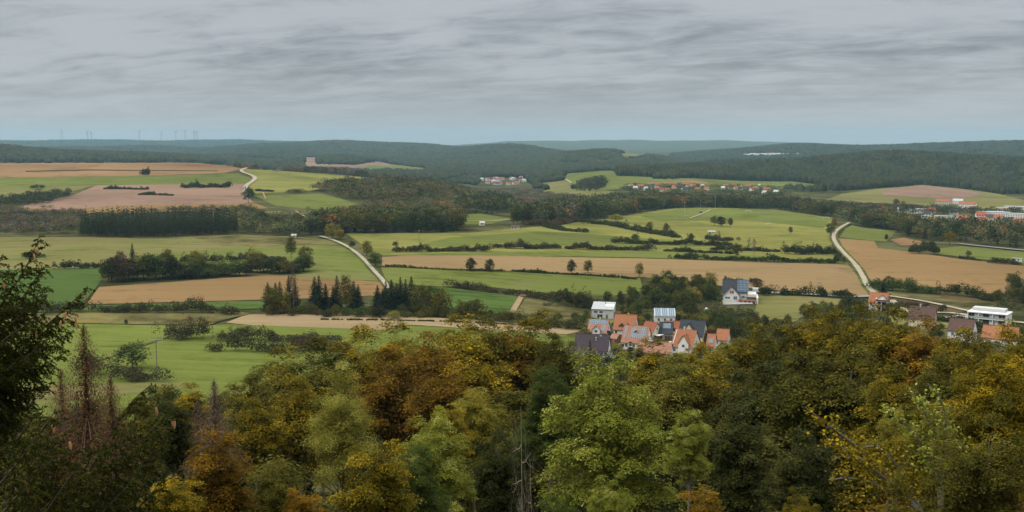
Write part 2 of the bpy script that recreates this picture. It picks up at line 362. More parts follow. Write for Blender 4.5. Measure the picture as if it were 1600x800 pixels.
def road(name, line, width, mat, layer=6, verge=0):
    # smooth the line in picture rows, then lay it on the terrain
    p = np.array(line, float)
    for _ in range(2):
        q = [p[0]]
        for a, b in zip(p[:-1], p[1:]): q += [a*.75+b*.25, a*.25+b*.75]
        q.append(p[-1]); p = np.array(q)
    w = np.array([unp(*a) for a in densify(list(p), 5, False)])
    for off, ww, mm, ly in (([(0, width+verge, 'verge', layer-1)] if verge else [])+[(0, width, mat, layer)]):
        t = np.gradient(w, axis=0); t /= np.linalg.norm(t, axis=1)[:, None]+1e-9; nrm = np.stack([-t[:, 1], t[:, 0]], 1)
        wd = ww*(1+rs.uniform(-.10, .10, len(w)))[:, None]/2
        C = [w+nrm*wd*s for s in (-1, -.33, .33, 1)]; k = len(w)
        V = np.concatenate(C); rr = np.hypot(V[:, 0], V[:, 1]); z = H(V[:, 0], V[:, 1])+.05+rr*.00022+ly*(.015+rr*.0001)
        i = np.arange(k-1); Q = np.concatenate([np.stack([a*k+i, (a+1)*k+i, (a+1)*k+i+1, a*k+i+1], 1) for a in range(3)])[:, ::-1]
        me = np_mesh(name, np.column_stack([V, z]), Q, [M[mm]], smooth=True)
        tag(link('verge' if mm == 'verge' else name, me), kind='structure')
    ROADS.append(w)
    return w
E = -90
field('field', [(E,371),(120,371),(240,373),(370,367),(450,370),(515,375),(545,388),(575,410),(600,440),(490,436),(400,432),(300,425),(E,425)], 'olive')
field('field', [(300,371),(370,368),(450,371),(505,375),(480,383),(430,386),(352,386)], 'scrub', 1)
field('field', [(200,400),(350,389),(480,386),(545,390),(573,412),(599,439),(520,438),(478,434),(400,420),(230,412)], 'green', 1)
field('field', [(E,424),(165,419),(158,440),(140,462),(132,476),(E,481)], 'deep', 1)
field('field', [(135,476),(155,449),(260,442),(400,431),(440,432),(545,438),(597,441),(608,452),(590,462),(450,468),(250,473)], 'tan2', 1)
field('field', [(E,492),(40,486),(135,478),(250,475),(450,470),(462,480),(370,484),(150,486)], 'deep', 1)
field('field', [(E,492),(150,488),(370,487),(392,490),(350,500),(306,509),(100,505),(E,505)], 'scrub', 1)
field('field', [(E,505),(100,506),(306,510),(355,507),(600,516),(640,509),(760,515),(880,523),(905,531),(880,548),(700,590),(560,620),(420,640),(300,650),(E,690)], 'meadow')
field('field', [(353,505),(384,492),(450,491),(620,494),(760,501),(880,511),(912,517),(885,523),(760,516),(690,511),(640,508),(600,516),(400,509)], 'pale', 1)
field('field', [(E,606),(160,600),(296,597),(312,605),(150,622),(E,650)], 'olive', 1)
field('field', [(595,418),(690,422),(800,426),(1000,435),(1006,455),(960,462),(900,462),(830,456),(760,448),(690,448),(620,444),(603,438)], 'green')
field('field', [(640,452),(690,449),(760,457),(813,466),(797,492),(720,484),(650,472)], 'deep')
field('field', [(822,466),(870,474),(940,490),(925,500),(895,506),(803,492)], 'scrub')
field('field', [(540,365),(730,364),(860,353),(930,345),(1010,331),(1062,325),(1110,325),(1210,328),(1300,341),(1298,352),(1300,385),(1310,405),(1330,413),(1000,402),(640,400),(598,400),(575,388)], 'yellow')
field('field', [(596,400),(640,398),(760,394),(1020,393),(1200,401),(1322,412),(1190,410),(1000,403),(800,400),(640,399)], 'green', 1)
field('field', [(1000,338),(1065,326),(1200,328),(1298,342),(1286,357),(1230,351),(1170,345),(1080,345),(1030,346)], 'green', 1)
field('field', [(700,372),(840,362),(920,366),(1000,372),(1130,385),(1000,384),(760,384),(640,386)], 'green', 1)
field('field', [(597,402),(640,400),(800,401),(1000,404),(1200,411),(1325,414),(1345,432),(1358,463),(1280,459),(1200,453),(1060,442),(1008,434),(800,424),(597,416)], 'tan', 1)
field('field', [(1310,373),(1366,377),(1372,388),(1430,395),(1500,405),(1600,416),(1700,424),(1700,466),(1560,460),(1450,450),(1380,438),(1362,440),(1340,412),(1320,392)], 'tan2')
field('field', [(1462,389),(1500,385),(1600,394),(1700,401),(1700,421),(1600,412),(1520,404),(1465,397)], 'green')
field('field', [(1318,362),(1330,352),(1350,356),(1400,362),(1385,378),(1368,377),(1312,371)], 'green')
field('field', [(1390,375),(1412,372),(1442,378),(1436,384),(1408,384)], 'rust', 1, False)
field('field', [(1385,456),(1460,456),(1520,466),(1562,478),(1520,486),(1450,474),(1395,463)], 'scrub')
field('field', [(1466,459),(1510,463),(1530,470),(1500,471),(1472,466)], 'brown', 1, False)
field('field', [(1392,466),(1450,474),(1510,487),(1480,490),(1430,484),(1400,474)], 'brown')
field('field', [(1184,461),(1255,463),(1330,469),(1340,476),(1262,490),(1240,505),(1178,502)], 'olive')
field('field', [(1140,517),(1200,520),(1195,532),(1150,533)], 'deep')
# plateau on the left
field('field', [(E,255),(200,254.5),(300,254.5),(360,259),(378,264),(350,271),(230,275),(E,279)], 'rust')
field('field', [(40,267.5),(140,265.5),(340,267),(340,268),(140,266.8),(40,269)], 'floor', 1, False, .05)
field('field', [(E,279),(230,275),(372,271),(396,281),(385,288),(150,290),(E,297)], 'green')
field('field', [(E,297),(150,290),(115,299),(60,306),(E,312)], 'olive')
field('field', [(150,290),(385,287),(380,303),(398,318),(200,321),(100,328),(20,325),(60,317),(115,305)], 'pink', 0, False)
field('field', [(10,325),(100,328),(200,321),(398,318),(420,326),(300,330),(180,334),(60,333)], 'tan2', 1)
field('field', [(374,264),(430,266.5),(500,272),(590,279),(560,286),(475,300),(400,303),(387,290),(399,279)], 'yellow')
field('field', [(400,307),(500,303),(530,310),(575,325),(520,330),(430,322)], 'green')
field('field', [(402,331),(440,330),(430,340),(405,342)], 'olive', 0)
field('field', [(398,350),(470,350),(450,358),(398,358)], 'green', 0)
field('field', [(722,336),(750,334),(800,342),(770,350),(724,352)], 'green', 0)
field('field', [(930,296),(960,300),(930,310),(880,306),(840,300),(860,296)], 'olive', 0)
# clearings farther away
field('field', [(472,261),(476,246),(500,246),(497,256),(552,258),(586,252),(612,257),(670,264),(664,272),(560,270),(480,268)], 'pink', 0, True, .1)
field('field', [(572,259),(620,258),(668,265),(655,272),(600,270),(570,266)], 'green', 1, False, .1)
field('field', [(962,239),(1008,242),(1010,248),(972,250)], 'olive', 0, True, .1)
field('field', [(870,256),(900,254),(908,258),(876,260)], 'olive', 0, True, .1)
field('field', [(935,252),(956,252),(952,256),(938,256)], 'olive', 0, True, .1)
field('field', [(880,272),(940,267),(960,267),(965,275),(1080,279),(1160,283),(1240,284),(1290,290),(1300,299),(1200,299),(1060,297),(980,294),(930,299),(905,300),(895,290),(880,283)], 'green', 0, True, .1)
field('field', [(838,287),(880,283),(900,287),(893,297),(850,296)], 'olive', 0, True, .1)
field('field', [(1006,286),(1080,282),(1108,286),(1100,289),(1020,290)], 'rust', 1, False, .1)
field('field', [(1290,313),(1315,303),(1385,294),(1440,289),(1520,297),(1560,303),(1610,316),(1610,332),(1500,326),(1420,324),(1340,318)], 'olive', 0, True, .1)
field('field', [(1380,297),(1440,290),(1500,296),(1540,304),(1500,312),(1420,308),(1380,305)], 'pink', 1, False, .1)
field('field', [(1160,243),(1190,241),(1230,241),(1250,243),(1200,246),(1160,246)], 'olive', 0, True, .1)
field('field', [(1590,276),(1640,276),(1640,290),(1592,288)], 'green', 0, True, .1)
# roads and tracks
road('farm_road', [(500,370),(518,375),(540,384),(560,398),(572,410),(585,425),(598,438),(607,452)], 2.7, 'track', verge=3)
road('farm_road', [(1327,349),(1312,357),(1302,366),(1303,378),(1317,395),(1335,412),(1348,432),(1356,450),(1371,463)], 3.6, 'track', verge=4)
road('road', [(1176,457.5),(1250,460),(1330,465.5),(1372,463)], 5.5, 'asphalt', verge=1)
road('road', [(1384,463),(1440,471),(1480,479.5),(1512,487),(1535,492)], 3.6, 'track')
road('road', [(1392,470),(1404,480),(1424,492),(1460,489),(1500,491),(1530,498),(1620,508)], 4.5, 'track')
road('road', [(1498,382),(1550,387.5),(1640,396)], 7, 'asphalt', verge=3)
road('farm_track', [(389,262.5),(372,268),(400,277),(396,284),(385,290),(381,300),(388,307)], 6.5, 'track')
road('farm_track', [(411,302),(415,312)], 2, 'pale')
road('farm_track', [(462,331),(478,341)], 2.4, 'pale')
road('farm_track', [(870,276),(884,281),(893,287)], 4, 'track')
road('farm_track', [(1078,342),(1096,336),(1110,329)], 2.5, 'track')
road('farm_track', [(724,346),(760,347),(800,344),(835,341)], 3.2, 'track')
road('farm_track', [(385,492),(350,500),(318,511)], 2.6, 'scrub')
road('farm_track', [(300,514),(240,535),(200,548),(150,566)], 2.0, 'scrub')
road('farm_track', [(815,464),(800,490)], 3.0, 'pale')
road('farm_track', [(560,344),(600,345)], 3.0, 'track')
# ------------------------------------------------------------------ foliage
def quads(C, Nn, size, asp=.6, rng=None, bend=0.0):
    """one four-cornered leaf card per centre C with normal Nn"""
    rng = rng or np.random.RandomState(1); n = len(C)
    Nn = Nn/(np.linalg.norm(Nn, axis=1)[:, None]+1e-9)
    t = rng.randn(n, 3); t -= Nn*(t*Nn).sum(1)[:, None]; t /= np.linalg.norm(t, axis=1)[:, None]+1e-9
    b = np.cross(Nn, t); s = (np.asarray(size)*np.ones(n))[:, None]
    a = t*s; b = b*s*asp
    V = np.stack([C-a, C-b*.9+a*.15, C+a, C+b+a*.1], 1).reshape(-1, 3)
    Q = np.arange(4*n).reshape(-1, 4)
    return V, Q
def cat_meshes(parts):
    """[(V, Q, tint)] of quads -> one"""
    V = []; Q = []; T = []; o = 0
    for v, q, t in parts: V.append(v); Q.append(q+o); T.append(t); o += len(v)
    return np.concatenate(V), np.concatenate(Q), np.concatenate(T)
def fib(n, rng, lo=-1.0):
    k = np.arange(n)+.5; z = 1-(1-lo)*k/n; ph = k*2.39996+rng.uniform(0, 6.28)
    r = np.sqrt(np.maximum(0, 1-z*z)); p = np.stack([r*np.cos(ph), r*np.sin(ph), z], 1)
    return p+rng.randn(n, 3)*.12
def crown_cloud(seed, Ht, W, tf=.22, lobes=14, clumps=90, leaves=9, ls=.4, lobe_r=.42, top=1.0, flat=.6, out=.55, up=.35, rag=.12, asp=.6, plate=0, irr=0, lo=-.55, core_n=0):
    """crown of lobes, each a shell of leaf clumps; returns (V, Q, tint, lobe centres)"""
    r = np.random.RandomState(seed); zc = Ht*(tf+1)/2; hz = Ht*(1-tf)/2; hw = W/2
    L = fib(lobes, r, -.75)+r.randn(lobes, 3)*irr; L /= np.linalg.norm(L, axis=1)[:, None]
    rad = (lobe_r*r.uniform(.75-irr*.6, 1.2, lobes)); core = L*(1-rad)[:, None]*r.uniform(.85-irr, 1.05+irr*.6, lobes)[:, None]
    if top != 1.0: core[:, :2] *= (1-(core[:, 2:]*.5+.5)*(1-top))
    cs = []; ns = []; li = []
    per = max(1, clumps//lobes)
    for i in range(lobes):
        d = fib(per*2, r, lo); d /= np.linalg.norm(d, axis=1)[:, None]
        p = core[i]+d*rad[i]*r.uniform(.75, 1.05+rag, (len(d), 1))
        dd = np.linalg.norm((p[:, None]-core[None])/rad[None, :, None], axis=2); dd[:, i] = 9
        keep = dd.min(1) > .72
        p, d = p[keep][:per], d[keep][:per]
        cs.append(p); ns.append(d); li += [i]*len(p)
    c = np.concatenate(cs); nn = np.concatenate(ns); li = np.array(li)
    c = c*np.array([hw, hw, hz])+np.array([0, 0, zc])
    rc = ls*1.5+W*.035
    n = len(c)
    if plate:        # flat sprays, tilted outwards, one behind the other
        pn = nn*np.array([.75, .75, .3])+np.array([0, 0, .75]); pn /= np.linalg.norm(pn, axis=1)[:, None]; of = r.randn(n, leaves, 3)*(W*plate)
        of = of-pn[:, None]*(of*pn[:, None]).sum(2)[..., None]*.86; P = (c[:, None]+of).reshape(-1, 3); nn = pn*1.6
    else: P = np.repeat(c, leaves, 0)+r.randn(n*leaves, 3)*np.array([rc, rc, rc*flat])*.62
    NN = np.repeat(nn, leaves, 0)*out+np.array([0, 0, up])+r.randn(n*leaves, 3)*(.30 if plate else .42)
    tint = np.clip(np.repeat(.5+.24*r.randn(n)+.20*r.randn(lobes)[li], leaves)+.15*r.randn(n*leaves), 0, 1)
    sz = ls*r.uniform(.6, 1.15, n*leaves)
    if core_n:       # oversized, darker leaf cards inside, added to block light and darken the gaps
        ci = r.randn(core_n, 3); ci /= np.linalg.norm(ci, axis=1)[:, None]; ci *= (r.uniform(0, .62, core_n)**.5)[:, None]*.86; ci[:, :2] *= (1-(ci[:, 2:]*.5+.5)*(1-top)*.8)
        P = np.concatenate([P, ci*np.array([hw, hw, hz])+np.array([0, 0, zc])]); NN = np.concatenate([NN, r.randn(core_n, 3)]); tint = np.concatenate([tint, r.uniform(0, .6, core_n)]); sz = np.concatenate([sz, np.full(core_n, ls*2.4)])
    V, Q = quads(P, NN, sz, asp, r)
    return V, Q, tint, core*np.array([hw, hw, hz])+np.array([0, 0, zc])
def trunk_mb(seed, Ht, r0, tips, tf=.22, lean=.02, n=6):
    r = np.random.RandomState(seed+77); mb = MB()
    pts = []; 
    for k in range(6):
        t = k/5; pts.append((r.randn()*lean*Ht*t, r.randn()*lean*Ht*t, -.6+t*(Ht*.82+.6)))
    mb.tube(pts, [r0*(1.25 if k == 0 else 1)*(1-.8*k/5) for k in range(6)], n)
    for c in tips:
        z0 = max(Ht*tf*.8, c[2]-np.hypot(c[0], c[1])*.9-.5); t = min(.98, (z0+.6)/(Ht*.82+.6)); i = min(4, int(t*5)); f = t*5-i
        a = np.array(pts[i])*(1-f)+np.array(pts[i+1])*f
        m = a*.5+np.array(c)*.5+np.array([0, 0, .06*Ht])*r.uniform(.2, 1); rb = r0*.38*(1-.6*t)
        mb.tube([a, m, c], [rb, rb*.6, rb*.2], 4)
    return mb
def conifer_cloud(seed, Ht, W, z0=.06, layers=18, arms=9, cards=4, ls=.45, droop=.25, power=.85, tip=.0, zj=0.0):
    r = np.random.RandomState(seed); P = []; NN = []; S = []; T = []
    for k in range(layers):
        t = (k+.5)/layers; z = Ht*(z0+(1-z0)*t); R = W/2*((1-t)**power+.03)*r.uniform(.82, 1.12)
        na = max(3, int(arms*(1-t*.6)))
        for a in range(na):
            ph = a/na*6.283+k*1.3+r.randn()*.25; Rr = R*r.uniform(.7, 1.15)
            for c in range(cards):
                f = (c+.6)/cards; rr = Rr*f
                P.append((rr*math.cos(ph), rr*math.sin(ph), z-droop*rr*(1-.35*f)+r.randn()*(.05*ls+zj))); tt = r.randn()
                NN.append((math.cos(ph)*.35+r.randn()*.3, math.sin(ph)*.35+r.randn()*.3, 1)); S.append(ls*(1.05-.35*f)*(1-.45*t)); T.append(.45+.25*f*tip+.18*tt)
    P = np.array(P); NN = np.array(NN); S = np.array(S)*r.uniform(.8, 1.2, len(P))
    V, Q = quads(P, NN, S, .7, r)
    V2, Q2 = quads(P-[0, 0, .1], NN+r.randn(len(P), 3)*.9, S*.8, .6, r)
    # leader at the top
    return cat_meshes([(V, Q, np.clip(T, 0, 1)), (V2, Q2, np.clip(np.array(T)-.1, 0, 1))])
def bare_mb(seed, Ht, W, depth=4, r0=.16, n=4, up=.55, kids=4, narrow=False):
    r = np.random.RandomState(seed); mb = MB()
    def grow(p, d, L, rad, k):
        pts = [p]; q = p.copy(); dd = d.copy()
        for i in range(3):
            dd = dd+r.randn(3)*.16+np.array([0, 0, .08]); dd /= np.linalg.norm(dd); q = q+dd*L/3; pts.append(q.copy())
        mb.tube(pts, [rad*(1-.5*i/3) for i in range(4)], n if k > 1 else 3)
        if k <= 0: return
        for j in range(kids):
            f = r.uniform(.25, 1); i = min(2, int(f*3)); a = pts[i]+(pts[i+1]-pts[i])*(f*3-i)
            s = r.randn(3); s -= dd*(s@dd); s /= np.linalg.norm(s)+1e-9
            nd = dd*(.9 if narrow else .6)+s*(.35 if narrow else .75)+np.array([0, 0, .12]); nd /= np.linalg.norm(nd)
            grow(a, nd, L*r.uniform(.5, .72), rad*.48, k-1)
    pts = [np.array([r.randn()*.02*Ht*k/5, r.randn()*.02*Ht*k/5, Ht*.92*k/5-.3]) for k in range(6)]
    mb.tube(pts, [r0*(1-.85*k/5) for k in range(6)], 6)
    nb = 20
    for k in range(nb):
        t = .22+.74*k/nb; i = min(4, int(t*5)); a = pts[i]+(pts[i+1]-pts[i])*(t*5-i); ph = k*2.4+r.randn()*.3
        d = np.array([math.cos(ph), math.sin(ph), up+(.9 if narrow else 0)]); d /= np.linalg.norm(d)
        grow(a, d, W*.62*(1-.6*t)*r.uniform(.8, 1.15), r0*.4*(1-.7*t), depth-2)
    return mb

LM = {}
LM['dark'] = leafmat('leaves_dark', (.015,.020,.006), (.040,.046,.011), (.08,.078,.018), .2)
LM['green'] = leafmat('leaves_green', (.030,.050,.010), (.065,.090,.018), (.10,.115,.03), .3)
LM['olive'] = leafmat('leaves_olive', (.034,.036,.007), (.085,.080,.013), (.17,.145,.022), .25)
LM['yellow'] = leafmat('leaves_yellow_green', (.085,.085,.014), (.21,.19,.028), (.34,.27,.04), .3)
LM['gold'] = leafmat('leaves_gold', (.038,.038,.006), (.155,.122,.010), (.42,.28,.016), .25)
LM['orange'] = leafmat('leaves_orange', (.045,.032,.006), (.165,.092,.010), (.36,.19,.014), .3)
LM['brown'] = leafmat('leaves_brown', (.045,.032,.016), (.085,.058,.028), (.12,.07,.03), .25)
LM['rusty'] = leafmat('needles_rusty', (.050,.026,.014), (.115,.058,.028), (.21,.11,.045), .15)
LM['larch'] = leafmat('twigs_larch', (.06,.038,.030), (.12,.080,.062), (.17,.11,.08), .1)
LM['bright'] = leafmat('leaves_bright_green', (.07,.085,.010), (.23,.245,.030), (.48,.47,.13), .3)
LM['pine'] = leafmat('needles_pine', (.06,.062,.010), (.21,.20,.032), (.40,.37,.08), .2)
LM['spruce'] = leafmat('needles_spruce', (.008,.015,.007), (.020,.032,.012), (.038,.050,.018), .1)
LM['fir'] = leafmat('needles_dark_pine', (.020,.028,.011), (.042,.050,.018), (.065,.066,.025), .12)
LM['sprig'] = leafmat('needles_fresh', (.012,.015,.004), (.040,.046,.009), (.13,.125,.020), .12)
LM['hedge'] = leafmat('leaves_hedge', (.026,.027,.010), (.055,.052,.018), (.085,.065,.026), .2)
LM['stuff'] = leafmat('wood_foliage', (0,0,0), (0,0,0), None, .15, True)
M['bark'] = plain('bark', (.075,.060,.045), .95, .35, 3, .1)
M['bark_grey'] = plain('bark_grey', (.20,.175,.15), .95, .3, 3, .1)
M['bark_red'] = plain('bark_pine', (.11,.05,.028), .95, .35, 3, .1)
M['deadwood'] = plain('bare_twigs', (.16,.115,.085), .95, .3, 2, .1)
M['deadwhite'] = plain('weathered_dead_wood', (.34,.29,.25), .95, .25, 2, .1)

MC = {}
def leafmesh(key, V, Q, T, mat):
    return np_mesh(key, V, Q, [mat], tint=T)
def midproto(kind, var, colr):
    """(crown mesh, trunk mesh, height, width) of middle distance trees; unit = metres"""
    k = (kind, var, colr)
    if k in MC: return MC[k]
    base = (kind, var)
    if base not in MC:
        s = 10+var*7+sum(map(ord, kind))
        if kind == 'leafy':
            Ht, W = 10, (7.5, 8.5, 6.6, 7.8)[var]
            V, Q, T, tips = crown_cloud(s, Ht, W, (-.04, .02, -.06, .06)[var], (16, 20, 13, 18)[var], 300, 6, .36, .38, (1, .9, .75, 1)[var], rag=.3, irr=.22); tr = trunk_mb(s, Ht, .20, tips[::3]); tm = M['bark']
        elif kind == 'tall':
            Ht, W = 14, (6.5, 7.5, 6)[var % 3]
            V, Q, T, tips = crown_cloud(s, Ht, W, .0, 24, 330, 6, .38, .36, .7, rag=.3); tr = trunk_mb(s, Ht, .22, tips[::3]); tm = M['bark']
        elif kind == 'spruce':
            Ht, W = 14, (6.4, 5.6, 6.0)[var % 3]; V, Q, T = conifer_cloud(s, Ht, W, .02, 24, 11, 5, .60, .30); tr = trunk_mb(s, Ht, .18, []); tm = M['bark']
        elif kind == 'pine':
            Ht, W = 18, (4.8, 5.4, 4.2)[var % 3]; V, Q, T = conifer_cloud(s, Ht, W, .30, 15, 8, 4, .60, .05, .55); tr = trunk_mb(s, Ht, .2, []); tm = M['bark_red']
        elif kind == 'bush':
            Ht, W = 3.2, (4.6, 5.4, 4.0)[var % 3]; V, Q, T, tips = crown_cloud(s, Ht, W, -.15, 12, 110, 6, .26, .45, 1, rag=.2); V[:, 2] = np.maximum(V[:, 2], -.3); tr = trunk_mb(s, Ht*.8, .08, tips[::3], .05); tm = M['bark']
        elif kind == 'bare':
            Ht, W = 12, 5; mb = bare_mb(s, Ht, W, 4, .16, narrow=True)
            r = np.random.RandomState(s); vv = np.array(mb.v); pk = vv[r.randint(0, len(vv), 900)]; pk = pk[pk[:, 2] > 3]
            V, Q = quads(pk+r.randn(len(pk), 3)*.2, r.randn(len(pk), 3), .12, .6, r); T = r.uniform(0, 1, len(pk)); tr = mb; tm = M['deadwood']
        MC[base] = (V, Q, T, tr.mesh(kind+'_trunk', tm), Ht, W)
    V, Q, T, tme, Ht, W = MC[base]
    MC[k] = (leafmesh(kind+'_crown', V, Q, T, LM[colr]), tme, Ht, W)
    return MC[k]
NAMES = {'leafy': 'broadleaf_tree', 'tall': 'broadleaf_tree', 'spruce': 'spruce_tree', 'pine': 'pine_tree', 'bush': 'bush', 'bare': 'bare_tree'}
CATS = {'leafy': 'tree', 'tall': 'tree', 'spruce': 'spruce', 'pine': 'pine', 'bush': 'bush', 'bare': 'tree'}
rt = np.random.RandomState(11)
TREEPOS = []
def plant(px, base, top, kind, colr, label=None, group=None, wide=None, pos=None, ht=None, var=None):
    """a tree with its parts; its foot where the picture shows it, height from its top"""
    p = ground(px, base) if pos is None else np.array([pos[0], pos[1], float(H(pos[0], pos[1]))])
    dist = math.hypot(p[0], p[1])
    if ht is None: ht = (base-top)/F*dist/math.cos(.12)
    v = rt.randint(0, 4 if kind == 'leafy' else 3) if var is None else var
    cr, tr, Hm, Wm = midproto(kind, v, colr)
    s = ht/Hm; w = s if wide is None else wide/F*dist/Wm
    w *= rt.uniform(.95, 1.05)
    e = empty(NAMES[kind], p-np.array([0, 0, .1]), rt.uniform(0, 6.28)); e.scale = (w, w, s)
    tag(e, label, CATS[kind], group)
    c = link('crown', cr, e); t = link('trunk', tr, e)
    TREEPOS.append((p[0], p[1]))
    return e

# low detail trees for the woods (one merged object each)
LOW = {}
def lowproto(kind, v):
    k = (kind, v)
    if k not in LOW:
        s = 300+v*5+len(kind)
        if kind == 'c':       # conifer
            V, Q, T = conifer_cloud(s, 1.0, .42, .05, 7, 6, 2, .075, .3, .75); 
        elif kind == 'b':
            V, Q, T, _ = crown_cloud(s, 1.0, .80, .02, 9, 40, 3, .085, .42, .9, rag=.2)
        elif kind == 'cf':    # far conifer: a few jagged cones
            r = np.random.RandomState(s); V = []; Q = []
            for a, (z0, z1, R) in enumerate([(.0, .6, .26), (.3, 1.0, .17)]):
                o = len(V); n = 6
                for q in range(n): V.append((R*math.cos(q*6.283/n+a)*r.uniform(.7, 1.2), R*math.sin(q*6.283/n+a)*r.uniform(.7, 1.2), z0))
                V += [(0, 0, z1)]*1
                for q in range(0, n, 1): Q.append((o+q, o+(q+1) % n, o+n, o+n))
            V = np.array(V); Q = np.array(Q); T = r.uniform(.25, .75, len(Q))
        else:                 # far broadleaf: knobbly dome
            r = np.random.RandomState(s); V = []; Q = []; n = 7
            rings = [(0, .30), (.35, .44), (.72, .36), (.95, .13)]
            for z, R in rings:
                for q in range(n): V.append((R*math.cos(q*6.283/n+z)*r.uniform(.75, 1.2), R*math.sin(q*6.283/n+z)*r.uniform(.75, 1.2), z*r.uniform(.9, 1.06)))
            for a in range(3):
                for q in range(n): Q.append((a*n+q, a*n+(q+1) % n, (a+1)*n+(q+1) % n, (a+1)*n+q))
            Q += [(3*n, 3*n+1, 3*n+2, 3*n+3), (3*n+3, 3*n+4, 3*n+5, 3*n+6), (3*n, 3*n+3, 3*n+6, 3*n+6)]
            V = np.array(V); Q = np.array(Q); T = r.uniform(.25, .75, len(Q))
        LOW[k] = (V, Q, T)
    return LOW[k]
HUES = {'dark': (.045,.053,.019), 'green': (.085,.100,.028), 'olive': (.115,.110,.034), 'yellow': (.21,.18,.045), 'orange': (.20,.11,.035), 'brown': (.12,.080,.045),
        'fir': (.034,.044,.018), 'spruce': (.018,.030,.014), 'hazel': (.130,.108,.070)}
def merged(name, pos, hts, kinds, hues, label, cat, group=None, wide=1.0, seed=3):
    """many trees as one object: pos (n,2); hts (n); kinds list of proto keys; hues (n,3)"""
    r = np.random.RandomState(seed); n = len(pos)
    if n == 0: return
    z = H(pos[:, 0], pos[:, 1])-.3; kinds = np.array(kinds); Vs = []; Qs = []; Ts = []; Hs = []; o = 0
    vv = r.randint(0, 4, n)
    for kd in sorted(set(kinds)):
        for v in range(4):
            ix = np.nonzero((kinds == kd) & (vv == v))[0]
            if not len(ix): continue
            V, Q, T = lowproto(kd, v); a = r.uniform(0, 6.283, len(ix)); c, s = np.cos(a), np.sin(a); h = hts[ix]; w = h*wide*r.uniform(.85, 1.2, len(ix)) if not hasattr(wide, '__len__') else wide[ix]*r.uniform(.9, 1.15, len(ix))
            X = (V[None, :, 0]*c[:, None]-V[None, :, 1]*s[:, None])*w[:, None]+pos[ix, 0][:, None]
            Y = (V[None, :, 0]*s[:, None]+V[None, :, 1]*c[:, None])*w[:, None]+pos[ix, 1][:, None]
            Z = V[None, :, 2]*h[:, None]+z[ix][:, None]
            Vs.append(np.stack([X, Y, Z], -1).reshape(-1, 3)); k = len(V)
            Qs.append((Q[None]+(np.arange(len(ix))*k)[:, None, None]).reshape(-1, 4)+o); o += k*len(ix)
            Ts.append(np.tile(T, len(ix))); Hs.append(np.repeat(hues[ix], len(Q), 0))
    Q = np.concatenate(Qs); T = np.concatenate(Ts); Hh = np.concatenate(Hs); V = np.concatenate(Vs)
    tri = Q[:, 2] == Q[:, 3]
    me = np_mesh(name, V, [Q[~tri], Q[tri][:, :3]], [LM['stuff']], tint=np.concatenate([T[~tri], T[tri]]), hue=np.concatenate([Hh[~tri], Hh[tri]]))
    return tag(link(name, me), label, cat, group, 'stuff')
def scatter(poly_w, sp, rng, jit=.42):
    lo, hi = poly_w.min(0), poly_w.max(0)
    X, Y = np.meshgrid(np.arange(lo[0], hi[0], sp), np.arange(lo[1], hi[1], sp)); X = X.ravel()+rng.uniform(-jit, jit, X.size)*sp; Y = Y.ravel()+rng.uniform(-jit, jit, Y.size)*sp
    m = inpoly(X, Y, poly_w); return np.stack([X[m], Y[m]], 1)
def off_fields(P):
    m = np.ones(len(P), bool)
    for w in FIELDS:
        bb = (P[:, 0] > w[:, 0].min()) & (P[:, 0] < w[:, 0].max()) & (P[:, 1] > w[:, 1].min()) & (P[:, 1] < w[:, 1].max()) & m
        if bb.any(): ix = np.nonzero(bb)[0]; m[ix[inpoly(P[ix, 0], P[ix, 1], w)]] = False
    return m
def off_roads(P, dist=4.5):
    m = np.ones(len(P), bool)
    for w in ROADS:
        bb = (P[:, 0] > w[:, 0].min()-9) & (P[:, 0] < w[:, 0].max()+9) & (P[:, 1] > w[:, 1].min()-9) & (P[:, 1] < w[:, 1].max()+9) & m
        ix = np.nonzero(bb)[0]
        if len(ix): m[ix[np.min(np.hypot(P[ix, 0][:, None]-w[None, :, 0], P[ix, 1][:, None]-w[None, :, 1]), 1) < dist]] = False
    return m
def smoothnoise(P, sc, seed):
    r = np.random.RandomState(seed); s = np.zeros(len(P))
    for k in range(6):
        a = r.uniform(0, 6.28); f = 6.28/sc*r.uniform(.5, 2); s += np.sin(P[:, 0]*f*math.cos(a)+P[:, 1]*f*math.sin(a)+r.uniform(0, 6.28))
    return s/2.4
def pick_hues(P, mix, rng, seed, sc=90):
    names = list(mix); w = np.array([mix[k] for k in names]); w = w/w.sum(); cs = np.cumsum(w)
    n = smoothnoise(P, sc, seed); u = np.clip(.5+.28*n+rng.randn(len(P))*.22, 0, .999); i = np.searchsorted(cs, u).clip(0, len(names)-1)
    base = np.array([HUES[names[k]] for k in i]); return base*rng.uniform(.75, 1.25, (len(P), 1))*(1+rng.randn(len(P), 3)*.06), i
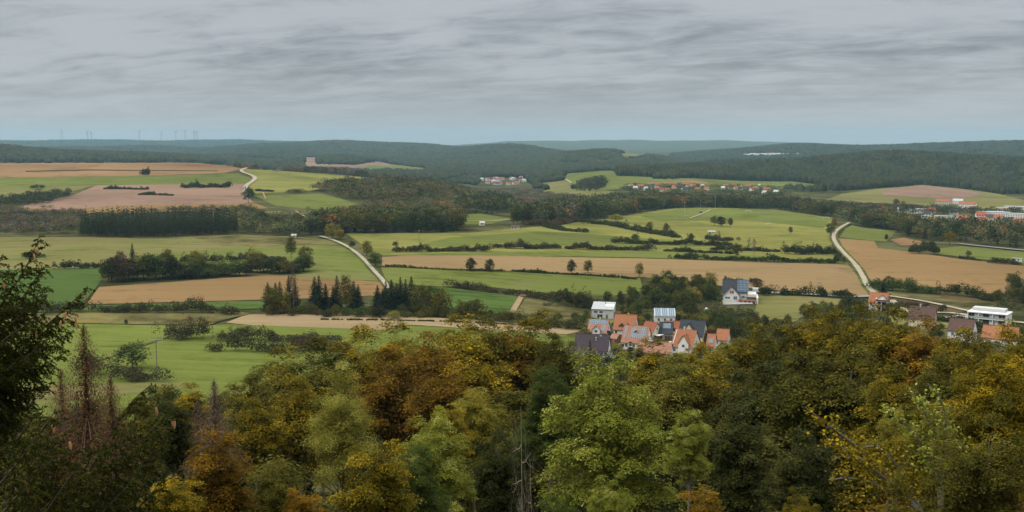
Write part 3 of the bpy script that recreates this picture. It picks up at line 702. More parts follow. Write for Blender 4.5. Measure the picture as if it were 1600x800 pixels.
# ------------------------------------------------------------------ woods
def wood(name, poly, sp, hr, mix, con, label, n_ind=0, ind_label=None, ind_group=None, seed=1, polar=False, far=False, exclude=True, spd=None, wide=None, gaps=0, cat='forest'):
    """poly in picture points (or azimuth column, distance if polar). con = share of conifers"""
    r = np.random.RandomState(seed*13+7)
    w = np.array([ud(*p) if polar else unp(*p) for p in densify(poly, 40 if polar else 12)])
    if spd:          # spacing grows with distance: sample in the log-polar plane
        az = np.arctan2(w[:, 0], w[:, 1]); lr = np.log(np.hypot(w[:, 0], w[:, 1])); q = np.stack([az, lr], 1); P = scatter(q, spd, r); P = np.stack([np.exp(P[:, 1])*np.sin(P[:, 0]), np.exp(P[:, 1])*np.cos(P[:, 0])], 1)
    else: P = scatter(w, sp, r)
    if exclude and len(P): P = P[off_fields(P)]
    P = P[off_roads(P)] if len(P) and not far else P
    if gaps: P = P[smoothnoise(P, 60, seed+5) > -1.6+gaps]
    if not len(P): return
    R = np.hypot(P[:, 0], P[:, 1]); U = np.arctan2(P[:, 0], P[:, 1])
    if far:          # leave out what the hills in front hide
        grid = np.exp(np.linspace(math.log(900), math.log(20000), 160)); az = np.linspace(U.min(), U.max(), 160)
        S = (H(np.sin(az)[:, None]*grid, np.cos(az)[:, None]*grid)-ZC)/grid; mx = np.maximum.accumulate(S, 1)
        a = np.clip(((U-az[0])/(az[-1]-az[0]+1e-9)*159).round().astype(int), 0, 159); b = np.clip(np.searchsorted(grid, R)-3, 0, 159)
        vis = (H(P[:, 0], P[:, 1])+26-ZC)/R > mx[a, b]; P = P[vis]; R = R[vis]; U = U[vis]
    if not len(P): return
    h = r.uniform(hr[0], hr[1], len(P))
    hu, hi = pick_hues(P, mix, r, seed); names = list(mix)
    if far: hu = (hu*.35+np.array([.052,.060,.024])*.65)*.60
    isc = (r.uniform(size=len(P))+.35*smoothnoise(P, 150, seed+2) < con)
    if con > 0:
        cc = np.array(HUES['fir'])*(.7 if far else 1)*r.uniform(.75, 1.3, (len(P), 1)); hu = np.where(isc[:, None], cc, hu)
    kinds = np.where(isc, 'cf' if far else 'c', 'bf' if far else 'b')
    keep = np.ones(len(P), bool)
    if n_ind:        # the front trees, the ones seen largest, each as its own object
        nb = 40; bi = ((U-U.min())/(U.max()-U.min()+1e-9)*nb).astype(int).clip(0, nb-1); fr = np.full(nb, 1e9)
        np.minimum.at(fr, bi, R); depth = R-fr[bi]; ix = np.argsort(depth)[:n_ind]; keep[ix] = False
        for i in ix:
            if isc[i]: kd, cl = ('pine' if hr[0] > 13 else 'spruce'), 'fir'
            else: kd, cl = 'leafy' if r.uniform() < .6 else 'tall', names[hi[i]]
            if cl in ('hazel',): cl = 'brown'
            lb = ind_label[0 if isc[i] else 1] if ind_label else None
            if cl in CW and not isc[i]: lb = CW[cl]+' '+lb
            plant(0, 0, 0, kd, cl if cl in LM else 'olive', lb, lb and (ind_group+', '+(CW.get(cl, 'dark') if not isc[i] else 'conifers')), pos=P[i], ht=h[i]*r.uniform(.9, 1.1))
    if keep.sum(): 
        wd = h*.9 if wide is None else np.full(len(P), wide, float)
        if spd: wd = R*spd*1.9
        else: wd = np.where(isc, h*.75, np.maximum(h*.95, sp*1.25))
        merged(name, P[keep], h[keep], kinds[keep], hu[keep], label, cat, wide=wd[keep], seed=seed)
CW = {'dark': 'dark green', 'green': 'green', 'olive': 'olive', 'yellow': 'yellowish', 'orange': 'orange', 'brown': 'brownish', 'gold': 'golden'}
DEC = {'dark': 3, 'green': 2, 'olive': 3, 'brown': 1.2, 'yellow': .35, 'orange': .3}
# far ridges, all forest
wood('forest', [(-60,3000),(520,3000),(560,3600),(540,4700),(-60,5200)], 12, (15,21), {'dark':2,'green':1,'olive':2,'brown':.6}, .5, 'dark wooded hill beyond the brown fields at the left', seed=1, polar=True, far=True, spd=.0042)
wood('forest', [(480,3200),(690,3150),(738,3520),(836,3520),(850,2950),(1000,2900),(1100,4000),(1100,5900),(950,5600),(830,6900),(700,8300),(480,8400)], 12, (15,21), {'dark':2,'green':1.4,'olive':2,'brown':.5}, .4, 'broad blue green forest over the hills behind the valley village', seed=2, polar=True, far=True, spd=.0042)
wood('forest', [(-60,5400),(480,5400),(480,8400),(-60,8400)], 12, (15,20), {'dark':2,'green':1}, .5, 'hazy forest on the middle ridge at the left', seed=3, polar=True, far=True, spd=.0040)
wood('forest', [(-60,9500),(700,9500),(700,13900),(-60,13900)], 12, (15,20), {'dark':2,'green':1}, .5, 'faint blue forest on the farthest left ridge under the turbines', seed=4, polar=True, far=True, spd=.0040)
wood('forest', [(1050,5600),(1700,5600),(1700,7300),(1050,7300)], 12, (15,20), {'dark':2,'green':1}, .5, 'blue forested ridge along the horizon at the right', seed=5, polar=True, far=True, spd=.0042)
wood('forest', [(962,2560),(1060,2620),(1200,2600),(1300,2350),(1420,2480),(1560,2500),(1700,2500),(1700,3600),(962,3500)], 9, (14,21), {'dark':2.4,'green':1,'olive':2,'brown':1.2}, .55, 'large dark forest covering the hill above the red roofed village', seed=6, polar=True, far=True, spd=.0031)
# belts and copses of the middle distance
wood('wood', [(-30,327),(25,326),(130,327),(125,366),(60,367),(-30,367)], 7.5, (4,8), {'dark':2,'hazel':3,'olive':1,'brown':2}, 0, 'brown scrub and low trees at the left edge beside the pine block', seed=10, gaps=.7, cat='scrub')
wood('wood', [(125,370),(200,372),(370,366),(372,358),(360,352),(128,354)], 5.2, (14,22), {'dark':1}, 9, 'rear trees of the dense dark pine block at the left', n_ind=58, ind_label=('slender dark pine in the front of the dense pine block', ''), ind_group='pines in the dense pine block', seed=11)
wood('wood', [(180,329),(250,327),(390,326),(392,331),(300,334),(200,335)], 7, (5,9), {'dark':2,'olive':2,'hazel':2}, 0, 'line of low trees along the tan field above the pine block', seed=12)
wood('wood', [(375,364),(420,366),(470,372),(480,362),(470,345),(420,343),(398,335),(392,322),(372,330)], 9, (6,10), {'dark':2,'olive':2,'green':1,'hazel':1}, 0, 'mixed thicket between the pine block and the farm road', seed=13, gaps=.5)
wood('wood', [(472,368),(540,366),(600,365),(660,365),(722,361),(722,349),(640,350),(560,350),(500,352)], 7.5, (13,20), {'dark':3,'green':2,'olive':3,'yellow':.3,'orange':.3}, .22, 'rear trees of the long mixed wood above the farm road', n_ind=34, ind_label=('dark conifer in the long wood above the farm road', 'tree on the front edge of the long wood above the farm road'), ind_group='trees of the long wood', seed=14)
wood('wood', [(420,324),(470,330),(540,340),(560,348),(620,346),(720,344),(700,333),(640,326),(575,328),(500,336),(470,330)], 9, (6,10), DEC, .05, 'thicket strip along the light green field', seed=15, gaps=.3)
wood('wood', [(474,297),(500,300),(520,309),(580,317),(640,320),(735,305),(700,290),(560,289),(500,286),(476,288)], 10, (10,17), {'dark':3,'green':1.5,'olive':3.5,'brown':1.6,'orange':.35,'hazel':1}, .05, 'bushy autumn wood on the slope above the valley', seed=16)
wood('wood', [(450,303),(478,303),(478,297),(452,299)], 8, (5,7), {'dark':2,'olive':2}, 0, 'small bushes at the lower corner of the yellow green field', seed=17)
wood('wood', [(560,322),(620,330),(700,338),(725,330),(735,310),(640,318)], 10, (7,11), {'olive':3,'green':2,'hazel':2,'orange':.2}, 0, 'loose scrub below the bushy autumn wood', seed=18, gaps=.4)
wood('wood', [(718,330),(760,336),(800,332),(800,318),(760,312),(720,318)], 10, (13,20), {'dark':3,'olive':2,'yellow':.8}, .2, 'round copse of tall trees beside the valley meadow', seed=19)
wood('wood', [(800,352),(870,347),(930,345),(1005,336),(1060,323),(1020,314),(950,318),(880,325),(810,338)], 9, (14,21), {'dark':3,'green':2.4,'olive':2.4,'hazel':1,'orange':.2}, .15, 'rear trees of the big wood at the valley mouth', n_ind=24, ind_label=('dark conifer at the edge of the valley mouth wood', 'tree at the edge of the valley mouth wood'), ind_group='trees of the valley mouth wood', seed=20)
wood('wood', [(1020,326),(1100,325),(1210,327),(1300,340),(1302,333),(1210,318),(1100,316),(1030,317)], 8, (14,19), {'dark':3,'green':2,'olive':2,'brown':.6,'orange':.4}, .4, 'long tree belt behind the sports field', n_ind=22, ind_label=('dark conifer in the belt behind the sports field', 'tree in the belt behind the sports field'), ind_group='trees of the sports field belt', seed=21)
wood('wood', [(900,299),(935,300),(946,294),(945,285),(905,290)], 11, (15,20), {'dark':3,'brown':1}, .5, 'dark square copse in the far green fields', seed=22, exclude=False)
wood('wood', [(765,325),(830,318),(890,312),(930,306),(880,301),(830,297),(740,298),(720,303)], 15, (4,8), {'hazel':3,'olive':2,'brown':2,'dark':1}, 0, 'grey brown scrub on the valley floor before the village', seed=23, gaps=.2)
wood('wood', [(838,296),(900,299),(900,283),(860,276),(822,277),(826,283)], 15, (10,15), {'hazel':1,'olive':2,'dark':3,'green':1}, .3, 'wooded valley side around the valley village', seed=24, gaps=.35, far=True)
wood('wood', [(1310,372),(1345,374),(1380,366),(1430,362),(1420,347),(1360,343),(1300,338),(1345,352)], 9, (11,18), {'dark':2,'green':2,'olive':3,'yellow':.4,'orange':.3}, .1, 'trees where the gravel farm road enters the wood', seed=25, n_ind=12, ind_label=('dark conifer beside the upper farm road', 'tree near the upper end of the gravel farm road'), ind_group='trees at the upper farm road')
wood('wood', [(1345,353),(1400,365),(1440,375),(1500,379),(1560,386),(1660,392),(1660,366),(1560,362),(1440,356),(1340,345)], 11, (12,19), {'dark':4,'green':2,'olive':3,'yellow':.3,'orange':.4}, .15, 'rear trees of the broad dark wood before the town', seed=26, n_ind=20, ind_label=('dark conifer in the wood before the town', 'tree on the front edge of the wood before the town'), ind_group='trees of the wood before the town')
wood('wood', [(1290,320),(1340,322),(1440,327),(1600,333),(1600,340),(1440,336),(1300,328)], 16, (7,11), {'dark':3,'brown':1,'orange':.3}, .1, 'scattered garden trees among the town houses', seed=27, gaps=1.0, exclude=False)
wood('wood', [(1300,323),(1360,324),(1440,327),(1440,324),(1360,321),(1300,319)], 9, (4,6), {'dark':3,'hazel':1}, 0, 'dark hedge line at the foot of the brown hill field', seed=28, exclude=False)
wood('wood', [(375,270),(430,266),(560,280),(700,290),(700,285),(560,272),(430,263)], 12, (8,13), {'dark':3,'brown':2,'orange':.4}, .2, 'dark tree line on the crest behind the yellow green field', seed=29, exclude=False) if False else None
wood('wood', [(-60,2330),(180,2330),(380,2330),(440,2210),(540,2180),(650,2150),(650,2250),(540,2330),(380,2480),(-60,2480)], 11, (9,15), {'dark':3,'brown':2,'hazel':2,'orange':.2}, .2, 'dark tree line on the crest behind the plateau fields', seed=30, polar=True)
wood('wood', [(-20,323),(60,322),(110,308),(112,303),(85,304),(40,308),(0,314)], 9, (6,10), {'dark':1}, 0, 'dark copse on the plateau at the left edge', seed=31, exclude=False)
wood('wood', [(45,297),(68,296),(68,293),(48,294)], 8, (5,7), {'dark':1}, 0, 'small dark bush group in the plateau meadow', seed=32, exclude=False)
wood('wood', [(560,274),(600,277),(660,279),(700,281),(700,276),(640,272),(600,270)], 18, (9,14), {'dark':3,'hazel':2}, .3, 'trees below the far pink clearing', seed=33, far=True)
wood('wood', [(494,257),(520,258),(585,254),(570,249),(520,247),(500,250)], 15, (13,18), {'dark':1}, .7, 'dark spruce wood inside the far clearing', seed=34, far=True, exclude=False)
wood('wood', [(1022,280),(1062,280),(1060,276),(1024,276)], 15, (13,17), {'olive':2,'hazel':2}, 0, 'lighter broadleaf trees at the edge of the big conifer forest', seed=35, far=True, exclude=False)

wood('wood', [(680,283),(748,290),(748,281),(752,277),(720,275),(690,277)], 15, (9,14), {'hazel':1,'olive':2,'dark':3,'green':1}, .3, 'wooded valley side left of the valley village', seed=36, gaps=.2, far=True)
wood('wood', [(752,277.5),(822,277.5),(822,274),(752,274)], 15, (10,15), {'olive':1,'dark':3}, .5, 'forest edge directly behind the valley village', seed=37, far=True)
# ------------------------------------------------------------------ hedges
def hedge(line, ht, wd, label, colr='hedge', seed=1, rough=.5, tall=.07):
    r = np.random.RandomState(seed+50); w = np.array([unp(*a) for a in densify(line, 4, False)])
    L = np.concatenate([[0], np.cumsum(np.hypot(*np.diff(w, axis=0).T))]); n = int(L[-1]/.75*max(1, wd/4))+4
    s = r.uniform(0, L[-1], n); X = np.interp(s, L, w[:, 0]); Y = np.interp(s, L, w[:, 1])
    prof = 1+rough*(np.sin(s*.23+seed)+np.sin(s*.61+seed*2)*.6+np.sin(s*.11))*.6
    hh = ht*np.clip(prof, .7, 1.7)*1.25*r.uniform(.75, 1.15, n)
    if tall: k = r.uniform(size=n) < tall; hh[k] *= 1.5
    off = r.randn(n, 2)*wd*.28; c = np.stack([X+off[:, 0], Y+off[:, 1]], 1); z = H(c[:, 0], c[:, 1])
    dist = np.hypot(X, Y).mean(); ls = .22+dist*.00036; per = 54
    P = []; NN = []; T = []
    d = r.randn(n*per, 3); d /= np.linalg.norm(d, axis=1)[:, None]; d[:, 2] = np.abs(d[:, 2])*1.0-.15
    hr = np.repeat(hh, per); C = np.repeat(np.column_stack([c, z]), per, 0)
    rad = np.repeat(r.uniform(.8, 1.3, n)*min(wd*.45, 1.9), per)
    P = C+np.stack([d[:, 0]*rad, d[:, 1]*rad, np.maximum(.1, (.35+.65*d[:, 2])*hr)], 1)*1+r.randn(n*per, 3)*.18
    T = np.clip(np.repeat(.5+.2*r.randn(n), per)+.18*r.randn(n*per), 0, 1)
    V, Q = quads(P, d+r.randn(n*per, 3)*.35+[0, 0, .2], ls*r.uniform(.7, 1.2, n*per), .65, r)
    # origin at the first point
    o3 = np.array([w[0][0], w[0][1], float(H(*w[0]))])
    return tag(link('hedge', np_mesh('hedge', V-o3, Q, [LM[colr]], tint=T), None, o3), label, 'hedge')
HD = [
 ([(82,421),(118,420),(160,419)], 3.0, 3.5, 'low dark hedge left of the dark copse with the single spruce', 'dark'),
 ([(40,404),(70,403)], 2.2, 3, 'short dark hedge behind the cone bearing spruce', 'dark'),
 ([(50,489),(135,488),(240,489),(330,489),(372,492)], 4.2, 4.5, 'long brownish hedge between tan field and rough meadow', 'hedge'),
 ([(262,530),(290,530),(328,529)], 6.0, 9, 'broad rounded thicket alone in the green meadow', 'hedge'),
 ([(345,532),(400,531),(440,534),(528,536)], 3.6, 5, 'long dark hedge strip in the green meadow below the pale field', 'hedge'),
 ([(332,549),(380,549),(446,551)], 4.0, 5, 'shorter hedge strip in front of the long one in the green meadow', 'hedge'),
 ([(455,549),(500,547),(545,550)], 3.6, 6, 'ragged brown bushes between green meadow and golden beeches', 'brown'),
 ([(130,584),(150,587),(176,590)], 5.0, 6, 'dark bushes left of the round tree near the power pole', 'dark'),
 ([(180,593),(220,596),(264,597)], 3.4, 5, 'dark low bushes at the foot of the power pole', 'hedge'),
 ([(614,394),(640,394),(700,393),(768,393)], 3.2, 5, 'reddish hedge below the thin pole in the yellow green field', 'hedge'),
 ([(775,388),(820,389),(872,388)], 3.2, 5, 'dense hedge with one taller bush right of the reddish hedge', 'hedge'),
 ([(886,389),(950,391),(1020,392)], 3.2, 5, 'long hedge just above the tan field with blunt right end', 'hedge'),
 ([(957,380),(1010,382),(1060,383),(1140,385)], 3.4, 5, 'dark wavy hedge one row above the long blunt hedge', 'dark'),
 ([(908,349),(950,352),(1000,362),(1058,372)], 3.4, 5, 'curved hedge descending across the yellow meadow', 'dark'),
 ([(850,355),(880,361),(918,364)], 3.4, 5, 'short dark hedge ending in the upper green meadow', 'dark'),
 ([(820,352),(870,352),(905,345)], 3.4, 6, 'brown hedge along the edge of the valley mouth wood', 'brown'),
 ([(1053,404),(1110,406),(1200,409),(1318,411)], 2.8, 4.5, 'long low hedge along the upper edge of the tan field', 'dark'),
 ([(1040,393),(1090,395),(1145,397)], 2.0, 3.5, 'thin dark hedge strip between two green terraces', 'dark'),
 ([(1115,391),(1160,392),(1215,394)], 2.6, 4, 'hedge behind the round tree above the tan field', 'hedge'),
 ([(1103,375),(1130,377),(1150,376)], 2.8, 4, 'short hedge with bare saplings in the yellow meadow', 'hedge'),
 ([(1225,397),(1260,398),(1300,396)], 4.5, 7, 'hedge with round bushes left of the gravel farm road', 'dark'),
 ([(693,448),(720,450),(760,456),(830,464),(870,471)], 2.8, 4, 'thin hedge between light green and deep green field', 'hedge'),
 ([(870,472),(900,478),(935,484)], 4.5, 6, 'bushy hedge leading to the grey modern house', 'hedge'),
 ([(800,424),(850,427),(920,431),(995,437)], 1.1, 2, 'low weedy strip along the foot of the tan field', 'dark'),
 ([(603,416),(700,422),(790,424)], .8, 1.6, 'faint grassy strip left of the two dark round trees', 'olive'),
 ([(1183,462),(1215,462),(1247,462)], 3.4, 4, 'left dark hedge behind the narrow asphalt road', 'dark'),
 ([(1250,462.5),(1270,463),(1290,463)], 3.8, 4, 'middle dark hedge behind the narrow asphalt road', 'dark'),
 ([(1300,464),(1318,464),(1334,466)], 3.2, 4, 'right dark hedge behind the narrow asphalt road', 'dark'),
 ([(1364,451),(1400,455),(1440,458),(1465,459)], 4.8, 9, 'broad bushy band right of the lower farm road', 'green'),
 ([(1465,458),(1510,463),(1560,472)], 4.2, 6, 'dark hedge continuing right beneath the tan field', 'dark'),
 ([(1421,396),(1440,397),(1462,397)], 6.5, 8, 'compact dark bush group near the bare earth', 'dark'),
 ([(1545,411),(1570,413),(1592,414)], 2.8, 4, 'low reddish bushes at the right field edge', 'hedge'),
 ([(1500,404),(1530,408)], 1.4, 2, 'thin hedge along the right meadow edge', 'hedge'),
 ([(500,500),(600,501),(700,503),(800,508),(905,514)], .35, 1.2, 'thin dark weeds along the upper rim of the pale field', 'dark'),
 ([(745,499),(800,505),(850,511),(905,515)], 3.6, 6, 'olive bushes along the rim right of the round dark tree', 'olive'),
 ([(285,294),(310,294),(332,293),(362,294)], 5, 7, 'long dark hedge island in the pinkish ploughed field', 'dark'),
 ([(160,296),(195,296),(230,297)], 2.6, 4, 'thin dark hedge island left in the pinkish ploughed field', 'dark'),
 ([(218,305),(240,305),(268,306)], 2.4, 4, 'smallest dark hedge island in the pinkish ploughed field', 'dark'),
 ([(223,275),(233,275)], 7, 8, 'lone dark bush between two strips of the plateau', 'dark'),
 ([(400,299),(425,300)], 2.2, 3, 'short dark hedge beside the winding white track', 'dark'),
 ([(1345,437+62),(1352,500)], 3, 4, 'garden hedge below the red roofed house', 'dark'),
 ([(1375,482),(1395,490),(1412,496)], 3.2, 4, 'dark hedge beside the driveway of the red roofed house', 'dark'),
 ([(1470,500),(1500,506),(1530,511),(1600,522)], 2.2, 6, 'wide dark hedge below the white flat roofed house', 'dark'),
 ([(1395,478),(1425,483),(1465,488)], 1.8, 4, 'low brown shrubs between the two pale lanes', 'brown'),
]
for i, (ln, h_, w_, lb, cl) in enumerate(HD): hedge(ln, h_, w_, lb, cl, i)
# ------------------------------------------------------------------ single trees and copses of the middle distance
T1 = [
 (736,424,402,'leafy','dark','left of the two dark round trees on the lower edge of the tan field'),
 (765,425,404,'leafy','dark','right of the two dark round trees on the lower edge of the tan field'),
 (893,428,405,'leafy','dark','dark slim tree on the field edge, left of its close twin'),
 (919,427,406,'leafy','olive','olive round tree right of the dark slim one on the field edge'),
 (999,433,410,'leafy','yellow','small yellowish tree at the right end of the weedy field edge'),
 (1023,446,428,'leafy','yellow','pale thin tree at the lower edge of the tan field above the village'),
 (520,374,349,'leafy','yellow','yellow green round tree at the top of the farm road'),
 (531,375,357,'leafy','gold','orange yellow tree beside the yellow green one at the farm road'),
 (550,389,376,'leafy','dark','small dark bushy tree right of the upper farm road'),
 (573,400,375,'leafy','yellow','yellow green tree right of the farm road bend'),
 (587,417,394,'leafy','green','green bushy tree at the lower right of the farm road'),
 (208,428,382,'spruce','spruce','single tall dark spruce rising out of the dark copse'),
 (455,404,370,'tall','olive','tall thin crowned tree at the right end of the copse'),
 (478,413,384,'leafy','olive','leaning olive tree right of the tall thin crowned one'),
 (618,388,376,'leafy','green','small green tree at the left end of the reddish hedge'),
 (813,386,372,'leafy','olive','taller bush standing in the dense hedge'),
 (962,347,334,'leafy','yellow','yellowish broad tree on the curved hedge'),
 (1015,361,346,'leafy','olive','olive tree in the middle of the curved hedge'),
 (1041,366,348,'leafy','olive','bigger tree toward the lower end of the curved hedge'),
 (993,379,364,'leafy','green','green round bush on the dark wavy hedge'),
 (1116,353,337,'leafy','olive','left half of the pair of oaks in the yellow meadow'),
 (1127,354,338,'leafy','dark','right half of the pair of oaks in the yellow meadow'),
 (1141,354,340,'leafy','olive','small tree just right of the oak pair'),
 (1152,404,380,'leafy','olive','round olive tree above the right part of the tan field'),
 (1080,380,364,'leafy','dark','dark tree with bare poles beside it in the terraces'),
 (1170,392,371,'bare','brown','bare sapling left in the green terraces'),
 (1178,400,372,'bare','brown','taller bare sapling at the top of the tan field'),
 (1123,380,360,'bare','brown','thin bare tree by the short hedge in the yellow meadow'),
 (1042,370,353,'bare','brown','thin bare tree near the end of the curved hedge'),
 (1308,408,392,'leafy','dark','dark round bush at the upper right corner of the tan field'),
 (1296,396,384,'leafy','dark','small round bush above the corner of the tan field'),
 (1297,368,349,'leafy','olive','round tree left of the upper farm road'),
 (1304,356,340,'tall','orange','orange tree at the mouth of the upper farm road'),
 (1235,365,354,'leafy','olive','lone small tree in the meadow left of the farm road'),
 (1385,376,366,'leafy','brown','reddish bush beside the bare earth'),
 (1484,383,362,'leafy','gold','golden tree in front of the dark wood by the asphalt road'),
 (1513,403,392,'leafy','olive','thin small tree in the right green meadow'),
 (1380,468,437,'spruce','spruce','dark narrow spruce behind the red roofed house'),
 (1388,448,431,'leafy','dark','dark bush on the tan field edge above the spruce'),
 (1183,452,434,'leafy','brown','brown round tree beside the big white house'),
 (1140,447,433,'leafy','dark','dark brown bush tree behind the big white house'),
 (207,577,536,'leafy','green','round loose green tree near the power pole'),
 (197,507,499,'leafy','dark','tiny dark bush in the rough meadow'),
 (459,490,410,'bare','brown','tall bare brown poplar among the dark spruces'),
 (742,499,466,'leafy','olive','large round olive tree at the edge of the deep green field'),
 (723,499,468,'leafy','olive','olive tree left of the large round one'),
 (767,497,483,'leafy','olive','small round bush right of the large round tree'),
 (690,493,451,'tall','gold','yellowing tree at the right end of the conifer belt'),
 (657,492,443,'leafy','olive','broad olive tree inside the conifer belt'),
 (672,487,444,'leafy','green','green tree behind the broad olive one'),
 (541,489,430,'tall','olive','grey olive tree between the spruces of the belt'),
 (437,491,465,'leafy','gold','orange yellow tree at the left end of the conifer belt'),
 (427,492,446,'leafy','olive','olive tree at the far left end of the conifer belt'),
 (450,486,455,'leafy','yellow','yellow green young tree behind the orange one'),
 (1063,505,486,'leafy','yellow','yellow green small tree by the white cube house'),
 (388,318,293,'leafy','dark','dark round tree at the foot of the winding white track'),
 (410,345,329,'leafy','dark','dark tree below the light green field'),
 (1008,425+57,460,'leafy','green','green tree behind the grey house gardens'),
 (1400,322,311,'leafy','brown','left of the two small trees below the brown hill field'),
 (1411,323,314,'leafy','orange','right of the two small trees below the brown hill field'),
]
W1 = {208:22,736:17,765:16,893:15,919:15,999:15,520:27,531:17,207:50,742:33,723:24,690:34,657:38,541:24,1152:20,587:22,573:20,437:22,427:30,962:24,459:22,388:18,1127:16,1380:21,1183:20}
for px, b, t, kd, cl, lb in T1: plant(px, b, t, kd, cl, lb, None, W1.get(px))
# dark spruces of the belt
SPR = [(419,486,441),(431,484,442),(438,484,440),(452,482,430),(461,487,434),(492,478,432),(499,484,430),(509,483,443),(527,482,430),(521,486,446),(553,482,439),(560,484,444),(590,480,445),(603,480,438),(598,484,452),(612,482,436),(620,482,441),(626,480,432),(634,481,435),(643,482,431),(648,486,444)]
for i, (px, b, t) in enumerate(SPR):
    plant(px, b, t, 'spruce', 'spruce', 'dark pointed spruce in the conifer belt below the farm road', 'spruces of the conifer belt', 26+(i*7 % 9))
rb = np.random.RandomState(8)
for i in range(34):
    px = 420+i*9.8+rb.uniform(-3, 3); b = 491+(px-420)*.026+rb.uniform(-4, 2)
    cl = rb.choice(['olive', 'green', 'dark', 'brown', 'olive', 'yellow'], p=[.3, .22, .2, .08, .14, .06])
    plant(px, b, b-rb.uniform(10, 19), 'bush', cl, CW[cl]+' bush at the foot of the conifer belt', 'bushes under the conifer belt, '+CW[cl], rb.uniform(13, 22))
# copse left of the tan field
for i in range(44):
    t = i/43; px = 166+t*312+rb.uniform(-4, 4); b = 441-t*15+rb.uniform(-5, 1)
    top = b-(rb.uniform(26, 42) if px < 275 else rb.uniform(15, 27)); cl = rb.choice(['dark', 'green', 'olive', 'brown'], p=[.5, .25, .17, .08])
    plant(px, b, top, 'leafy', cl, CW[cl]+' tree in the copse left above the slanted tan field', 'trees of the left copse, '+CW[cl], rb.uniform(24, 36))
for px, b, t, cl, lb in [(262,432,391,'olive','pale brownish thin tree rising behind the left copse'),(190,438,395,'brown','brown crowned tree beside the single spruce'),(306,420,391,'yellow','thin yellowish tree behind the middle of the left copse'),(398,415,392,'yellow','small yellow tree at the rear right of the left copse')]:
    plant(px, b, t, 'tall', cl, lb, None, 22)
for i, (x0, x1, y) in enumerate([(282, 345, 412), (350, 440, 409)]):
    hedge([(x0, y), ((x0+x1)/2, y-.5), (x1, y-1)], 4, 5, ['brown green bushes behind the left copse, nearer the yellow tree', 'brown green bushes behind the left copse, nearer the farm road'][i], 'hedge', 90+i)

# ------------------------------------------------------------------ trees round the houses
HOUSEPX = []      # picture rectangles kept free so that the houses stay visible: filled by the house list
KEEP = [(924,962,472,500),(1018,1056,484,514),(918,960,505,534),(958,998,499,525),(974,1018,514,548),(1006,1034,511,535),(1030,1056,512,538),(1060,1103,508,536),(1052,1094,522,556),(896,956,527,562),(996,1056,536,560),(1104,1122,534,552),(1126,1192,443,486),(1354,1394,460,494),(1418,1464,484,514),(1482,1524,499,523),(1505,1586,476,506),(1536,1590,515,533),(1098,1110,476,487),(958,972,522,538),(1036,1064,508,518)]
def region(poly, n, hr, mix, label, seed, mindist=5.0, fac=1.0):
    r = np.random.RandomState(seed); names = list(mix); w = np.array([mix[k] for k in names]); w = w/w.sum()
    P = np.array(poly, float); lo, hi = P.min(0), P.max(0); got = []; tries = 0
    while len(got) < n and tries < n*60:
        tries += 1; q = lo+r.uniform(size=2)*(hi-lo)
        if not inpoly(np.array([q[0]]), np.array([q[1]]), poly)[0]: continue
        p = unp(*q)
        if any(np.hypot(*(p-g_)) < mindist for g_ in got): continue
        if not off_roads(p[None], 5)[0]: continue
        dist = np.hypot(*p); h = r.uniform(*hr); hp = h/dist*F; wp = hp*.4
        if any(q[0]+wp > a and q[0]-wp < b and q[1] > c+4 and q[1]-hp*.85 < d for a, b, c, d in KEEP): 
            h = r.uniform(2, 3.5); hp = h/dist*F
            if any(q[0]+5 > a and q[0]-5 < b and q[1] > c+4 and q[1]-hp < d-5 for a, b, c, d in KEEP): continue
        if inside_house(p): continue
        got.append(p); cl = names[r.choice(len(names), p=w)]; kd = 'spruce' if cl == 'spruce' else ('leafy' if r.uniform() < .7 else 'tall')
        if h < 4: kd = 'bush'; cl = 'olive' if cl == 'spruce' else cl
        thing = {'bush': 'bush', 'spruce': 'spruce'}.get(kd, 'tree'); c_ = CW.get(cl, 'dark')
        plant(0, 0, 0, kd, cl, '%s %s %s' % (c_, thing, label), '%s %s %s' % (c_, thing, label), pos=p, ht=h)
HOUSES = []
def inside_house(p):
    return any(abs((p[0]-x)*math.cos(a)+(p[1]-y)*math.sin(a)) < L/2+1.2 and abs(-(p[0]-x)*math.sin(a)+(p[1]-y)*math.cos(a)) < W/2+1.2 for x, y, a, L, W in HOUSES)
# ------------------------------------------------------------------ houses
M['white'] = plain('white_render', (.72,.71,.68), .85, .05, .6)
M['greywall'] = plain('light_grey_render', (.52,.52,.52), .85, .05, .6)
M['cream'] = plain('cream_render', (.66,.58,.42), .85, .06, .6)
M['glass'] = plain('window_glass', (.035,.045,.055), .12, .2, .5, .6)
M['frame'] = plain('window_frame', (.60,.60,.60), .6, .05)
M['slate'] = plain('slate_roof', (.046,.052,.062), .8, .25, 3, .1)
M['wood'] = plain('brown_timber', (.14,.07,.035), .8, .25, 2)
M['pv'] = plain('solar_cells', (.11,.16,.22), .22, .2, 1.2, .6)
M['pvblue'] = plain('blue_solar_cells', (.014,.045,.10), .35, .15, 1, .3)
M['pvframe'] = plain('solar_frame', (.42,.50,.56), .4, .05)
M['red'] = plain('red_shutter', (.45,.03,.025), .6, .1)
M['concrete'] = plain('pale_concrete', (.50,.48,.44), .9, .1, .8)
M['paving'] = plain('grey_paving', (.30,.29,.28), .9, .15, 1.5)
M['metal'] = plain('galvanised_metal', (.40,.42,.43), .5, .08, 1, .5, .3)
M['pvcwhite'] = plain('white_metal', (.75,.76,.76), .5, .04)
